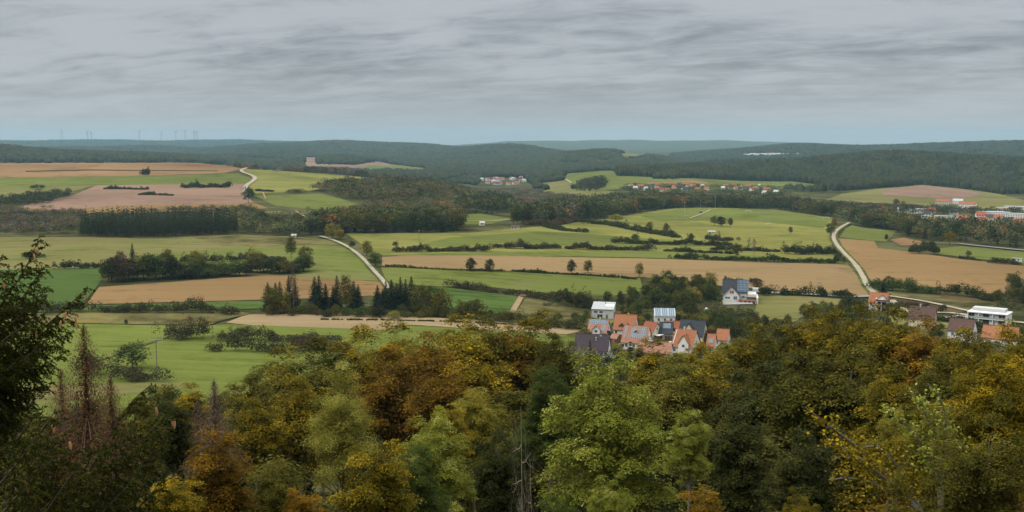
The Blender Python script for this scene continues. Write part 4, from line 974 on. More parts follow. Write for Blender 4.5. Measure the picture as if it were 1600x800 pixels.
def tiles(name, c):
    m, t, b, o = new_mat(name); tc = N(t, 'ShaderNodeTexCoord'); sp = N(t, 'ShaderNodeSeparateXYZ'); t.links.new(tc.outputs['Object'], sp.inputs[0])
    w1 = math_node(t, 'PINGPONG', sp.outputs[2], .16); w2 = math_node(t, 'PINGPONG', sp.outputs[0], .15)
    n = noise(t, tc.outputs['Object'], .9, 5, .65); n2 = noise(t, tc.outputs['Object'], 5, 2)
    s = math_node(t, 'ADD', math_node(t, 'MULTIPLY', n, .6), math_node(t, 'ADD', math_node(t, 'MULTIPLY', n2, .4), math_node(t, 'ADD', math_node(t, 'MULTIPLY', w1, .8), math_node(t, 'MULTIPLY', w2, .5))))
    t.links.new(mixc(t, maprange(t, s, .40, .85, 0, 1), tuple(x*.55 for x in c), tuple(x*1.15 for x in c)), b.inputs['Base Color']); b.inputs['Roughness'].default_value = .8
    return m
M['orange'] = tiles('orange_roof_tiles', (.37,.150,.072)); M['salmon'] = tiles('salmon_roof_tiles', (.38,.19,.125)); M['redtile'] = tiles('red_roof_tiles', (.40,.12,.06))
M['browntile'] = tiles('brown_roof_tiles', (.12,.068,.055)); M['purple'] = tiles('dark_purple_roof_tiles', (.062,.045,.055)); M['rust_roof'] = tiles('rust_roof_tiles', (.30,.095,.05))
def window(parent, x, z, w, h, yf, face='y', mat='glass', name='window'):
    mb = MB()
    if face == 'y': mb.box(x-w/2-.08, x+w/2+.08, yf-.05, yf+.1, z-.08, z+h+.08, 1); mb.box(x-w/2, x+w/2, yf-.09, yf-.052, z, z+h, 0); 
    else: mb.box(yf-.1, yf+.05, x-w/2-.08, x+w/2+.08, z-.08, z+h+.08, 1); mb.box(yf+.052, yf+.09, x-w/2, x+w/2, z, z+h, 0)
    if w > .8:
        if face == 'y': mb.box(x-.03, x+.03, yf-.11, yf-.092, z, z+h, 1)
        else: mb.box(yf+.092, yf+.11, x-.03, x+.03, z, z+h, 1)
    return mb.build(name, [M[mat], M['frame']], parent)
class House:
    def __init__(s, px, base, wpx, depth, wh, rh, rot, wall, roof, label, name='house', ov=.45, L=None, d=None, zoff=0, cat='house', hip=0):
        p = ground(px, base) if d is None else np.append(ud(px, d), 0); 
        if d is not None: p[2] = float(H(p[0], p[1]))
        dist = math.hypot(p[0], p[1]); s.L = L or wpx/F*dist/max(.5, math.cos(math.radians(rot))); s.W = depth; s.wh = wh; s.rh = rh; s.ov = ov
        az = math.atan2(p[0], p[1]); a = math.radians(rot)-az; s.rz = a
        # the picture point is the foot of the front wall: move the centre back
        p = p+np.array([math.sin(az), math.cos(az), 0])*depth/2*math.cos(math.radians(rot))
        zs = [float(H(p[0]+i*s.L/2*math.cos(a)-j*depth/2*math.sin(a), p[1]+i*s.L/2*math.sin(a)+j*depth/2*math.cos(a))) for i in (-1, 1) for j in (-1, 1)]
        s.e = empty(name, (p[0], p[1], max(zs)-.15+zoff), a); tag(s.e, label, cat); HOUSES.append((p[0], p[1], a, s.L+1, depth+1))
        s.roofm = roof; s.wallm = wall; L2, W2 = s.L/2, depth/2; s.an = math.atan2(rh, W2)
        if wall:
            mb = MB(); mb.prism([(-W2, -1.5), (W2, -1.5), (W2, wh), (0, wh+rh-.12), (-W2, wh)], 'x', -L2, L2); s.walls = mb.build('wall', M[wall], s.e)
        if roof: s.gable_roof(roof)
    def gable_roof(s, mat):
        L2, W2, t, ov = s.L/2, s.W/2, .22, s.ov; k = s.rh/W2; mb = MB()
        for sg in (-1, 1):
            pts = [(0, s.wh+s.rh), (sg*(W2+ov), s.wh-ov*k), (sg*(W2+ov), s.wh-ov*k+t), (0, s.wh+s.rh+t*1.2)]
            if sg > 0: pts = [pts[0], pts[3], pts[2], pts[1]][::-1]
            mb.prism(pts, 'x', -L2-ov*.8, L2+ov*.8)
        mb.box(-L2-ov*.8, L2+ov*.8, -.13, .13, s.wh+s.rh+t*.9, s.wh+s.rh+t*1.2+.08)
        s.roof = mb.build('roof', M[mat], s.e)
    def sp(s, x, u, n):               # point on the front slope: along x, up the slope by share u, off it by n
        k = s.an; Ls = math.hypot(s.W/2, s.rh); y = -s.W/2+u*Ls*math.cos(k)-n*math.sin(k); z = s.wh+u*Ls*math.sin(k)+n*math.cos(k)+.25
        return (x, y, z)
    def panels(s, x0, x1, u0, u1, nx, ny, mat='pv', skip=()):
        mb = MB(); dx = (x1-x0)/nx; du = (u1-u0)/ny
        for i in range(nx):
            for j in range(ny):
                if (i, j) in skip: continue
                a, b, c, d = x0+i*dx+.04, x0+(i+1)*dx-.04, u0+j*du+.008, u0+(j+1)*du-.008
                for m_, n_, q in ((1, .10, 0), (0, .125, .06)):
                    w = [(a+q, c+q*.12), (b-q, c+q*.12), (b-q, d-q*.12), (a+q, d-q*.12)]
                    v = [s.sp(x, u, n_-.06) for x, u in w]+[s.sp(x, u, n_) for x, u in w]
                    mb.add(v, [(0,3,2,1),(4,5,6,7),(0,1,5,4),(1,2,6,5),(2,3,7,6),(3,0,4,7)], m_)
        return mb.build('solar_panels', [M[mat], M['pvframe']], s.roof if hasattr(s, 'roof') else s.e)
    def chimney(s, x, y=0, h=1.2, mat='concrete'):
        z = s.wh+s.rh*(1-abs(y)/(s.W/2)); mb = MB(); mb.box(x-.3, x+.3, y-.3, y+.3, z-.8, z+h); mb.box(x-.36, x+.36, y-.36, y+.36, z+h, z+h+.1); mb.build('chimney', M[mat], s.roof)
    def dormer(s, x, w, h, u=.15, roof=None, wall=None, win=True, rise=.5, proj=0.0):
        yf = -s.W/2+u*s.W/2-proj; z0 = s.wh+u*s.rh if not proj else .0; top = s.wh+u*s.rh+h; r = top+w*rise; ye = min(0, -s.W/2+((r-s.wh)/s.rh)*s.W/2)
        ym = min(-.2, ye); d = empty('dormer', (0, 0, 0)); d.parent = s.e
        mb = MB(); mb.prism([(x-w/2, z0-.2), (x+w/2, z0-.2), (x+w/2, top), (x, r-.1), (x-w/2, top)], 'y', yf, ym); mb.build('dormer_wall', M[wall or s.wallm], d)
        mb = MB(); k = rise*2; o = .3
        for sg in (-1, 1):
            pts = [(x, r), (x+sg*(w/2+o), top-o*k), (x+sg*(w/2+o), top-o*k+.16), (x, r+.18)]
            mb.prism(pts if sg > 0 else pts[::-1], 'y', yf-.35, ym+.3)
        mb.build('dormer_roof', M[roof or s.roofm], d)
        if win: window(d, x, z0+.5 if not proj else s.wh, min(1.1, w*.45), 1.0, yf)
        return d
    def win(s, xs, z, w=1.0, h=1.2, mat='glass', name='window'):
        for x in xs: window(s.e, x*s.L, z, w, h, -s.W/2, 'y', mat, name)
    def gwin(s, ys, z, w=.9, h=1.2):
        for y in ys: window(s.e, y*s.W, z, w, h, s.L/2, 'x')
    def box(s, name, x0, x1, y0, y1, z0, z1, mat, parent=None): mb = MB(); mb.box(x0, x1, y0, y1, z0, z1); return mb.build(name, M[mat], parent or s.e)

# grey modern house
h = House(943, 498, 34, 8, 4.6, .01, -8, None, None, 'light grey modern house with pale solar strip on its low roof, left in the village')
L2 = h.L/2; mb = MB(); mb.prism([(-4, -1.5), (4, -1.5), (4, 7.2), (-4, 4.8)], 'x', -L2, L2); mb.build('wall', M['greywall'], h.e)
mb = MB(); mb.prism([(-4.4, 4.7), (4.3, 7.3), (4.3, 7.55), (-4.4, 4.95)], 'x', -L2-.2, L2+.2); h.roof = mb.build('roof', M['metal'], h.e)
mb = MB()
for i in range(5): mb.prism([(-1.2, 5.98), (1.3, 6.73), (1.3, 6.80), (-1.2, 6.05)], 'x', 1.0+i*.9, 1.85+i*.9)
mb.build('solar_panels', M['pvcwhite'], h.roof); h.box('chimney', .5, .9, 2, 2.4, 6.2, 8.0, 'metal', h.roof)
h.wh = 4.8; h.win([-.32, -.07], 3.0, 1.6, .9); h.win([.22], 3.1, 1.2, .8, 'greywall'); h.win([-.12], .3, 2.6, 1.9, 'glass', 'patio_door'); h.win([.2], .3, .9, 1.9, 'glass', 'door')
h.box('carport', L2+.1, L2+3.4, -1, 4, 2.6, 2.85, 'wood'); h.box('carport_post', L2+3.1, L2+3.25, -.9, -.75, -.5, 2.6, 'wood'); h.box('terrace', L2+.1, L2+2.6, -6, -1.1, -1.2, .1, 'concrete')
# white cube with three collectors
h = House(1038, 512, 32, 8, 5.6, .01, 3, None, None, 'white three storey house topped by three big blue framed solar collectors')
L2 = h.L/2; mb = MB(); mb.prism([(-4, -1.5), (4, -1.5), (4, 7.6), (2.2, 8.4), (-4, 5.6)], 'x', -L2, L2); mb.build('wall', M['white'], h.e)
mb = MB(); mb.prism([(-4.3, 5.55), (2.2, 8.5), (2.2, 8.75), (-4.3, 5.85)], 'x', -L2-.15, L2+.15); h.roof = mb.build('roof', M['pvframe'], h.e)
for k in (-1, 0, 1):
    mb = MB(); c = k*L2*.65; w = L2*.28
    mb.prism([(-4.1, 5.99), (1.9, 8.68), (1.9, 8.76), (-4.1, 6.07)], 'x', c-w, c+w, 0)
    for q in range(4): mb.prism([(-4.15, 6.0), (1.95, 8.74), (1.95, 8.80), (-4.15, 6.08)], 'x', c-w+q*w*2/3-.05, c-w+q*w*2/3+.05, 1)
    mb.build('solar_collector', [M['pv'], M['pvframe']], h.roof)
h.win([-.3, 0, .3], 3.3, .9, 1.3); h.win([-.34, -.03, .3], .2, 1.5, 1.8, 'glass', 'patio_door'); h.box('water_tank', -L2-.9, -L2-.2, -3, -2.2, 2.3, 3.9, 'pvblue')
# row of village houses
h = House(936, 531, 29, 9, 3.6, 4.8, -14, 'white', 'salmon', 'white house with salmon roof full of small solar panels'); L = h.L
h.panels(-L*.46, L*.44, .62, .98, 9, 2); h.panels(-L*.46, -L*.30, .42, .60, 2, 1); h.panels(L*.16, L*.46, .02, .28, 3, 1); h.panels(L*.28, L*.46, .30, .60, 2, 2)
h.dormer(-L*.02, 3.6, 1.0, .05, proj=.9); h.win([-.35, .38], .9); h.win([-.1, .06], .9, .7, 1.1); h.gwin([-.2, .2], 1.0); h.gwin([0], 4.4); h.chimney(L*.05)
h.box('balcony', L/2, L/2+1.6, -2.5, 2.5, 3.2, 3.4, 'wood'); h.box('porch', L/2, L/2+1.7, -2.6, -2.4, 3.4, 4.3, 'wood')
h = House(978, 523, 33, 10, 2.6, 6.0, -10, 'white', 'orange', 'big orange roofed house with two arched dormers'); L = h.L
for x in (-.12, .18): h.dormer(x*L, 2.6, .9, .12, wall='wood', rise=.42)
h.gwin([0], 3.8); h.win([-.38, .42], .6); h.chimney(L*.1, .4)
h = House(995, 545, 38, 10, 3.0, 6.2, -16, 'white', 'salmon', 'house with orange roof carrying two blocks of blue solar panels'); L = h.L
h.panels(-L*.44, -L*.36, .22, .92, 1, 6); h.panels(-L*.18, L*.42, .22, .92, 7, 5, skip=((3, 3), (3, 2), (4, 2), (6, 0), (0, 4), (2, 4), (4, 4)))
h.win([-.3, 0, .25], .7, 1.1, 1.4); h.gwin([-.15, .2], 4.2, .8, 1.1); h.gwin([0], 1.0, 1.4, 1.8); h.dormer(L*.02, 1.6, .5, .55); h.box('balcony', L/2, L/2+1.5, -3, 1.5, 2.8, 3.0, 'pvcwhite')
h = House(1018, 531, 17, 9, 3.6, 4.0, -32, 'cream', 'rust_roof', 'smaller orange roofed house with cream gable turned to the right'); h.gwin([-.2, .2], 1.2, .8, 1.1); h.gwin([0], 4.2, .8, 1); h.win([0], .8); h.box('shed_roof', h.L/2+.1, h.L/2+3, -3, 2, 2.2, 2.4, 'pvcwhite')
h = House(1041, 531, 20, 8, 3.0, 4.4, -4, 'cream', 'slate', 'dark grey roofed house with one solar panel block and brown garage doors'); L = h.L
h.panels(-L*.22, L*.36, .42, .88, 4, 2); h.win([.12, .35], -.2, 2.2, 2.1, 'wood', 'garage_door'); h.win([-.35], .3, .8, 1.9, 'wood', 'door')
h = House(1050, 520, 23, 7, 2.4, 2.6, 0, 'cream', 'rust_roof', 'low rust roofed house peeking out behind the dark grey one'); h.win([-.2, .2], .7)
h = House(1083, 533, 37, 10, 2.8, 6.0, -14, 'cream', 'slate', 'large slate roofed house with a steep cream middle gable'); L = h.L
h.dormer(-L*.08, 5.4, 1.2, .03, win=True, rise=.72, proj=.6); h.gwin([-.2, .2], 1, .9, 1.2); h.gwin([0], 4, .9, 1.2); h.chimney(L*.2, 0, 1.0, 'slate'); h.win([.32], .8)
h = House(1072, 553, 31, 10, 3.2, 6.4, -24, 'white', 'orange', 'orange roofed white house beside the slate one, nearest the golden trees'); L = h.L
h.dormer(L*.12, 4.6, 1.4, .03, rise=.75, proj=.7); h.gwin([-.2, .2], 1, .9, 1.2); h.gwin([0], 4.2, .9, 1.2); h.win([-.35], .9); h.panels(-L*.47, -L*.43, .05, .95, 1, 1, 'pvcwhite'); h.chimney(-L*.1)
h = House(926, 558, 52, 10, 3.0, 5.6, -8, 'white', 'purple', 'long dark purple roofed house at the lower left of the village'); L = h.L
h.win([.12, .32, .44], .8, .9, 1.3); h.win([-.35, -.15], .8); h.gwin([-.2, .2], 1); h.gwin([0], 4); h.chimney(L*.12, -1.8, 1.2, 'metal'); h.panels(L*.22, L*.28, .86, .96, 1, 1)
h = House(1024, 560, 50, 8, 2.6, 3.6, -12, 'white', 'salmon', 'long low orange roof half hidden by golden trees'); h.win([-.3, 0, .3], .8)
h = House(962, 536, 10, 3.6, 2.2, 1.6, -35, 'wood', 'salmon', 'small timber shed with salmon roof between two houses', 'shed', ov=.3, cat='shed'); h.win([0], .2, .9, 1.7, 'wood', 'door')
h = House(1112, 551, 11, 8, 3.0, 4.4, -10, 'white', 'orange', 'narrow orange roofed house with pale solar panels by the yellow bush'); h.panels(-h.L*.3, h.L*.35, .2, .6, 3, 2); h.win([0], .8)
h = House(1130, 541, 17, 8, 3.0, 4.0, -10, 'white', 'orange', 'orange roof farthest right among the village houses'); h.win([0], .8)
# big white house
h = House(1148, 470, 37, 12, 5.0, 6.4, 0, 'white', 'slate', 'large white house with dark blue solar roof and red shutters'); L = h.L
e = h.e
mb = MB(); mb.prism([(-L*.46, -2.2), (L*.18, -2.2), (L*.18, 3.6), (-L*.14, 8.4), (-L*.46, 3.6)], 'y', -9.2, 0); mb.build('gable_wing', M['white'], e)
mb = MB(); k = 4.8/(L*.32)
for sg in (-1, 1):
    xm = -L*.14; pts = [(xm, 8.5), (xm+sg*(L*.32+.5), 3.7-.5*k), (xm+sg*(L*.32+.5), 3.95-.5*k), (xm, 8.8)]
    mb.prism(pts if sg > 0 else pts[::-1], 'y', -9.7, 0)
mb.build('wing_roof', M['slate'], e)
window(e, -L*.14-.4, 4.6, .9, 1.7, -9.2, 'y', 'red', 'shutter'); window(e, -L*.14+.8, 4.6, .8, 1.6, -9.2); window(e, -L*.34, 1.6, 1.3, 1.0, -9.2); window(e, -L*.24, 1.6, 1.0, 1.0, -9.2); window(e, L*.02, 1.2, 2.0, 1.8, -9.2, 'y', 'pv')
h.panels(L*.10, L*.56, .02, .98, 8, 5, 'pvblue'); h.chimney(L*.12, .5); h.chimney(-L*.1, .3, .8, 'slate'); h.win([.34], 2.0, 1.4, .9)
e2 = h.box('side_wing', L*.5+.3, L*.5+5.2, -7, 5, -1.5, 4.3, 'white'); h.box('roof_box', L*.5+3.2, L*.5+6.4, 3.5, 7, 4.3, 6.2, 'greywall'); h.box('parapet_wall', L*.5+5.3, L*.5+6.2, -14, 3.4, -4, 3.0, 'white')
h.box('terrace', L*.12, L*.5+5.2, -14.5, -9.8, -4.5, -1.6, 'white'); h.box('terrace_roof', L*.12, L*.5+5, -13, -9, 1.0, 1.25, 'rust_roof')
for q in range(5): x = L*.16+q*2.3; h.box('column', x, x+.35, -12.9, -12.5, -1.6, 1.0, 'pvcwhite')
h.box('pergola', L*.3, L*.5+5, -9, -7.1, 2.4, 2.6, 'slate'); h.box('planter', L*.25, L*.5+2, -15.6, -14.6, -4.5, -2.8, 'wood')
# red roofed house with balcony gable
h = House(1373, 485, 26, 10, 4.4, 4.8, -6, 'white', 'orange', 'white house with red roof and timber balcony under its front gable'); L = h.L
h.dormer(L*.22, 6.4, 1.6, .02, rise=.45, win=False, proj=1.4); h.win([-.38, -.12], 2.6, .9, 1.2); h.win([-.3], .1, .9, 1.2)
for z in (.0, 3.0): h.box('balcony', L*.22-3, L*.22+3.2, -8.4, -6.4, z+2.6, z+2.75, 'pvcwhite'); h.box('railing', L*.22-3, L*.22+3.2, -8.46, -8.4, z+2.75, z+3.6, 'wood')
for x in (-3, -.2, 2.8): h.box('post', L*.22+x, L*.22+x+.25, -8.4, -8.15, -1.2, 6.4, 'pvcwhite')
window(h.e, L*.22, 3.1, 4.2, 2.0, -6.4, 'y', 'wood'); window(h.e, L*.22, .2, 4.2, 2.0, -6.4, 'y', 'wood'); h.panels(-L*.15, -L*.08, .3, .45, 1, 1, 'pvcwhite')
h = House(1441, 512, 36, 9, 4.8, 5.2, -6, 'cream', 'browntile', 'cream house with plain brown roof and one wide dormer'); L = h.L
h.dormer(L*.1, 4.4, 1.0, .1, rise=.12, wall='browntile'); h.win([-.3, .28], 2.4, .9, .9); h.win([-.1], .0, 1.4, 1.6); h.gwin([0], 2.4); h.chimney(-L*.1); h.chimney(L*.2, .4, .8)
h = House(1503, 535, 33, 9, 5.4, 4.8, -14, 'white', 'browntile', 'white walled house with dark brown roof behind golden branches'); h.win([-.3, 0, .3], 3.2); h.win([-.3, 0, .3], .6); h.gwin([0], 3.2)
h = House(1563, 540, 46, 10, 3.4, 4.6, -8, 'white', 'orange', 'orange roofed house at the right edge behind golden branches'); h.win([-.3, .3], 1)
# white flat roofed building
h = House(1546, 507, 52, 11, 6.4, .01, -12, None, None, 'white flat roofed modern building with dark window bands and pale ramp'); L = h.L; L2 = L/2
h.box('wall', -L2, L2, -5, 5.5, -2, 5.6, 'white'); h.box('roof_slab', -L2-.4, L2+.4, -6.2, 5.9, 5.6, 6.0, 'pvcwhite'); h.box('penthouse', -L2+1, L2-2, -1, 5, 6.0, 7.6, 'greywall'); h.box('floor_slab', -L2-.3, L2+.3, -6.2, -5, 2.6, 2.9, 'pvcwhite')
for x in (-.42, -.04, .36):
    window(h.e, x*L, 3.2, 3.0, 2.1, -5); window(h.e, x*L, .2, 3.0, 2.1, -5)
for x in (-.5, -.22, .14, .49): h.box('pier', x*L-.2, x*L+.2, -6.1, -5.0, -1.5, 5.6, 'white')
h.box('railing', -L2+.3, L2-.3, -6.15, -6.08, 2.9, 3.8, 'metal'); h.box('ramp', -L2-9, -L2-.3, -3, 3, -1.5, 2.2, 'concrete'); h.box('retaining_wall', -L2-15, -L2-9, -1, 2.5, -1.0, 1.0, 'concrete')
# greenhouse dome in the garden
p = ground(1103.5, 486); e = empty('garden_dome', p); tag(e, 'small white ribbed garden dome under the big white house', 'greenhouse')
V = []; Fc = []; n, m_ = 14, 5
for i in range(m_+1):
    a = i/m_*math.pi/2
    for j in range(n): V.append((1.55*math.cos(a)*math.cos(j*6.283/n), 1.55*math.cos(a)*math.sin(j*6.283/n), 1.9*math.sin(a)))
for i in range(m_):
    for j in range(n): Fc.append((i*n+j, i*n+(j+1) % n, (i+1)*n+(j+1) % n, (i+1)*n+j))
mb = MB(); mb.add(V, Fc); mb.build('dome_cover', M['pvcwhite'], e)
mb = MB()
for j in range(0, n, 2): mb.tube([np.array(V[i*n+j])*1.015 for i in range(m_+1)], .035, 4)
mb.build('dome_ribs', M['metal'], e)
# paved yards
for nm, poly in [('yard', [(950,553),(975,541),(984,546),(976,560),(950,562)]), ('driveway', [(1026,540),(1056,534),(1058,545),(1030,548)]), ('terrace', [(1128,470),(1178,470),(1176,476),(1130,477)]), ('driveway', [(962,498),(969,497),(971,503),(964,504)])]:
    FIELDS_n = len(FIELDS); M['_'] = M['paving']; field(nm, poly, 'paving', 3, False, .05)
for nm, poly in [('garden_lawn', [(948,497),(962,496),(960,509),(925,508),(922,500)]), ('garden_lawn', [(1415,502),(1480,505),(1500,512),(1440,516)]), ('garden_lawn', [(1390,495),(1420,500),(1410,510),(1360,505)]), ('garden_lawn', [(960,540),(985,530),(1010,535),(1020,550),(990,556),(965,552)])]:
    field(nm, poly, 'olive', 2, False, .1)

# ------------------------------------------------------------------ far villages
HC = {}
def small_house(px, py, L, roof, wall, label, group, rot=None, W=8, wh=4.5, rh=3.4, flat=False, cat='house', name='house'):
    p = ground(px, py); k = (round(L), roof, wall, W, flat, wh)
    if k not in HC:
        mb = MB(); mb.prism([(-W/2, -2), (W/2, -2), (W/2, wh), (0, wh+(0 if flat else rh-.1)), (-W/2, wh)], 'x', -L/2, L/2, 0)
        for zz in ((.8, 3.0) if wh > 4 else (.8,)):
            for q in range(int(L/3)): x = -L/2+1.5+q*3; mb.box(x-.5, x+.5, -W/2-.05, -W/2, zz, zz+1.2, 1)
        w = mb.mesh('wall', [M[wall], M['glass']]); mb = MB()
        if flat: mb.box(-L/2-.3, L/2+.3, -W/2-.3, W/2+.3, wh+.02, wh+.5)
        else:
            for sg in (-1, 1):
                pts = [(0, wh+rh), (sg*(W/2+.4), wh-.3), (sg*(W/2+.4), wh), (0, wh+rh+.3)]; mb.prism(pts if sg < 0 else pts[::-1], 'x', -L/2-.4, L/2+.4)
        HC[k] = (w, mb.mesh('roof', M[roof]))
    e = empty(name, p, (rot if rot is not None else rt.uniform(-.6, .6)) - math.atan2(p[0], p[1])); tag(e, label, cat, group)
    link('wall', HC[k][0], e); link('roof', HC[k][1], e); return e
RN = {'redtile': 'red', 'rust_roof': 'rust red', 'salmon': 'salmon', 'slate': 'grey', 'browntile': 'brown', 'metal': 'pale grey', 'orange': 'orange'}
WN = {'white': 'white', 'cream': 'cream', 'greywall': 'grey'}
def sh(px, py, L, roof, wall, where, **k):
    lb = '%s %s house, %s roof, %s' % ('small' if L < 11 else 'long' if L > 14 else 'mid sized', WN[wall], RN[roof], where); return small_house(px, py, L, roof, wall, lb, lb, **k)
V1 = [(986,293,11,'redtile'),(1001,294,14,'redtile'),(1015,298,12,'slate'),(1027,297,12,'redtile'),(1043,300,16,'rust_roof'),(1062,291,13,'slate'),(1069,299,13,'slate'),(1083,293,16,'redtile'),(1090,299,12,'redtile'),(1104,298,10,'redtile'),(1134,293,11,'redtile'),(1147,292,11,'rust_roof'),(1141,296,10,'slate'),(1160,293,11,'redtile'),(1169,293,12,'redtile'),(1157,298,10,'slate'),(1181,297,13,'redtile'),(1196,299,10,'redtile'),(1194,304,9,'metal'),(1201,299,9,'redtile'),(1213,303,12,'metal'),(1256,295,12,'metal'),(993,297,10,'metal'),(1021,293,9,'slate'),(1053,296,10,'redtile'),(1075,294,9,'rust_roof'),(1097,294,9,'metal'),(1130,297,9,'metal'),(1150,297,10,'redtile'),(1174,299,9,'rust_roof'),(1187,293,9,'metal'),(1034,300,9,'rust_roof'),(1009,298,9,'metal')]
for i, (x, y, L, rf) in enumerate(V1): sh(x, y, round(L*.82), rf, 'white' if i % 4 else 'cream', 'in the village below the conifer forest', rot=rt.uniform(-.9, .9), W=7.5, wh=4)
wood('wood', [(978,303),(1110,304),(1215,306),(1260,300),(1256,292),(1200,292),(1110,290),(980,290)], 27, (4,7.5), {'dark':3,'olive':2,'green':2}, .1, 'garden trees among the houses below the conifer forest', seed=61, exclude=False, gaps=.5)
V2 = [(762,282,10,'redtile'),(771,285,10,'metal'),(785,281,12,'redtile'),(777,289,10,'slate'),(795,289,11,'redtile'),(799,280,12,'slate'),(753,282,9,'metal'),(801,281,9,'metal'),(809,285,10,'slate'),(814,279,11,'redtile'),(808,288,10,'redtile'),(819,284,10,'metal')]
for i in range(20): a = rt.uniform(0, 6.28); q = rt.uniform(.2, 1)**.6; V2.append((787+29*q*math.cos(a), 284+6*q*math.sin(a), rt.choice([9, 11, 12]), rt.choice(['redtile', 'metal', 'slate', 'rust_roof', 'redtile'])))
for i, (x, y, L, rf) in enumerate(V2): sh(x, y, L, str(rf), 'white', 'in the distant valley village')
for x, y, rf in [(884,236,'metal'),(935,235,'redtile'),(943,236,'metal'),(948,234,'redtile'),(953,237,'metal'),(957,236,'redtile'),(961,238,'metal'),(915,236,'metal'),(905,237,'redtile'),(940,238,'metal')]: sh(x, y, 20, rf, 'white', 'in the hilltop hamlet on the far forest ridge', W=14, wh=6)
for i in range(14): sh(1162+i*6.5+rt.uniform(-2, 2), 243.5+rt.uniform(-1, 1), 32, 'metal' if i % 3 else 'redtile', 'white', 'in the faint town before the blue ridge', W=24, wh=9)
# town at the right
TW = [(1474,319,24,'redtile','rust walled farm barn with long red roof at the town edge',14,5,'greywall'),(1497,319,16,'metal','pale grey roofed hall beside the red barn',14,6,'white'),(1512,325,26,'redtile','white hall with shallow red roof in the town',14,6.5,'white'),(1508,329,24,'metal','low grey hall in front of the white one with red roof',9,3,'greywall')]
for x, y, L, rf, lb, W, wh, wl in TW: small_house(x, y, L, rf, wl, lb, None, rot=-.15, W=W, wh=wh, rh=3.2, cat='hall', name='hall')
for x, y, L, W, lb in [(1424,334,16,10,'white flat roofed block at the left end of the town'),(1438,333,14,10,'second white flat roofed block of the town, beside the garden trees'),(1443,342,10,8,'small white flat house just above the dark wood'),(1474,345,22,10,'wide white flat roofed building rising from the dark wood'),(1552,338,40,22,'very wide pale industrial hall in the town'),(1588,329,34,18,'white industrial hall at the upper right edge'),(1592,341,26,14,'pale flat hall at the right edge below the white one'),(1567,331,18,12,'narrow pale hall between the two largest ones')]:
    small_house(x, y, L, 'metal', 'white', lb, None, rot=-.1, W=W, wh=6 if L > 12 else 4, flat=True, cat='building', name='building')
for x, y, L, rf, wl in [(1509,352,16,'redtile','cream'),(1521,354,12,'orange','cream'),(1502,346,12,'redtile','white'),(1534,349,11,'redtile','white'),(1546,345,12,'browntile','white'),(1532,341,12,'redtile','white'),(1490,336,10,'slate','white'),(1455,333,10,'redtile','white'),(1463,330,10,'slate','white'),(1408,331,11,'slate','white'),(1450,339,9,'slate','cream'),(1560,346,10,'redtile','cream'),(1575,350,12,'slate','white'),(1592,352,12,'redtile','white')]: sh(x, y, L, rf, wl, 'in the town at the right')
small_house(433, 269, 11, 'browntile', 'white', 'lone field barn with dark roof on the crest left of centre', None, rot=0, W=7, wh=2.6, rh=2, name='barn', cat='barn')
small_house(459, 371.5, 3.6, 'metal', 'cream', 'tiny pale hut at the wood edge above the left field', None, rot=.2, W=4, wh=2.2, rh=.8, name='hut', cat='hut')
small_house(753, 352, 4.5, 'metal', 'white', 'small white hut half hidden by trees near the valley meadow', None, rot=.2, W=6, wh=2.6, rh=1.2, name='hut', cat='hut')
small_house(805, 358, 8, 'browntile', 'white', 'small white cabin beside the valley mouth wood', None, rot=0, W=5, wh=2.2, rh=1.4, name='cabin', cat='cabin')
small_house(1112, 384.5-20, 7, 'metal', 'cream', 'small pale shelter by the short hedge in the yellow meadow', None, rot=0, W=3, wh=1.8, rh=.6, name='shelter', cat='shelter')
small_house(1589, 408.5, 7, 'metal', 'white', 'white trailer standing in the right green meadow', None, rot=0, W=2.4, wh=2.2, flat=True, name='trailer', cat='trailer')
small_house(817, 465.5, 2.2, 'wood', 'cream', 'tiny pale beehive hut at the top of the tan strip', None, rot=0, W=1.6, wh=1.3, rh=.5, name='hut', cat='hut')

# ------------------------------------------------------------------ cars
def car(px, py, rot, paint, label):
    m = plain('car_paint_'+label.split()[0], paint, .25, .03, 1, .6)
    p = ground(px, py); e = empty('car', p+np.array([0, 0, .25]), rot); tag(e, label, 'car')
    mb = MB(); mb.prism([(-2.1,.28),(2.1,.28),(2.15,.62),(1.9,.82),(1.0,.92),(.45,1.38),(-1.2,1.42),(-1.95,.95),(-2.15,.85)], 'y', -.85, .85); mb.build('body', m, e)
    mb = MB(); mb.prism([(.92,.93),(.42,1.33),(-1.15,1.36),(-1.75,.96)], 'y', -.87, .87); mb.build('window', M['glass'], e)
    for x in (-1.35, 1.35):
        for y in (-.82, .82): mb = MB(); mb.tube([(x, y-.1, .32), (x, y+.1, .32)], .32, 12); mb.build('wheel', M['slate'], e)
car(1049, 539, 1.2, (.6,.6,.62), 'silver car parked before the brown garage doors')
car(972, 543, .4, (.03,.03,.035), 'black car parked beside the timber shed')
car(968, 551, 1.4, (.55,.57,.6), 'grey car on the paved yard at the lower left of the village')
car(1382, 468, .2, (.45,.05,.04), 'red car beside the white house with timber balcony')
car(1191, 459.5, .1, (.08,.08,.09), 'dark car on the narrow road next to the big white house')
car(1394, 490, .1, (.5,.55,.6), 'pale blue car below the white house with timber balcony')
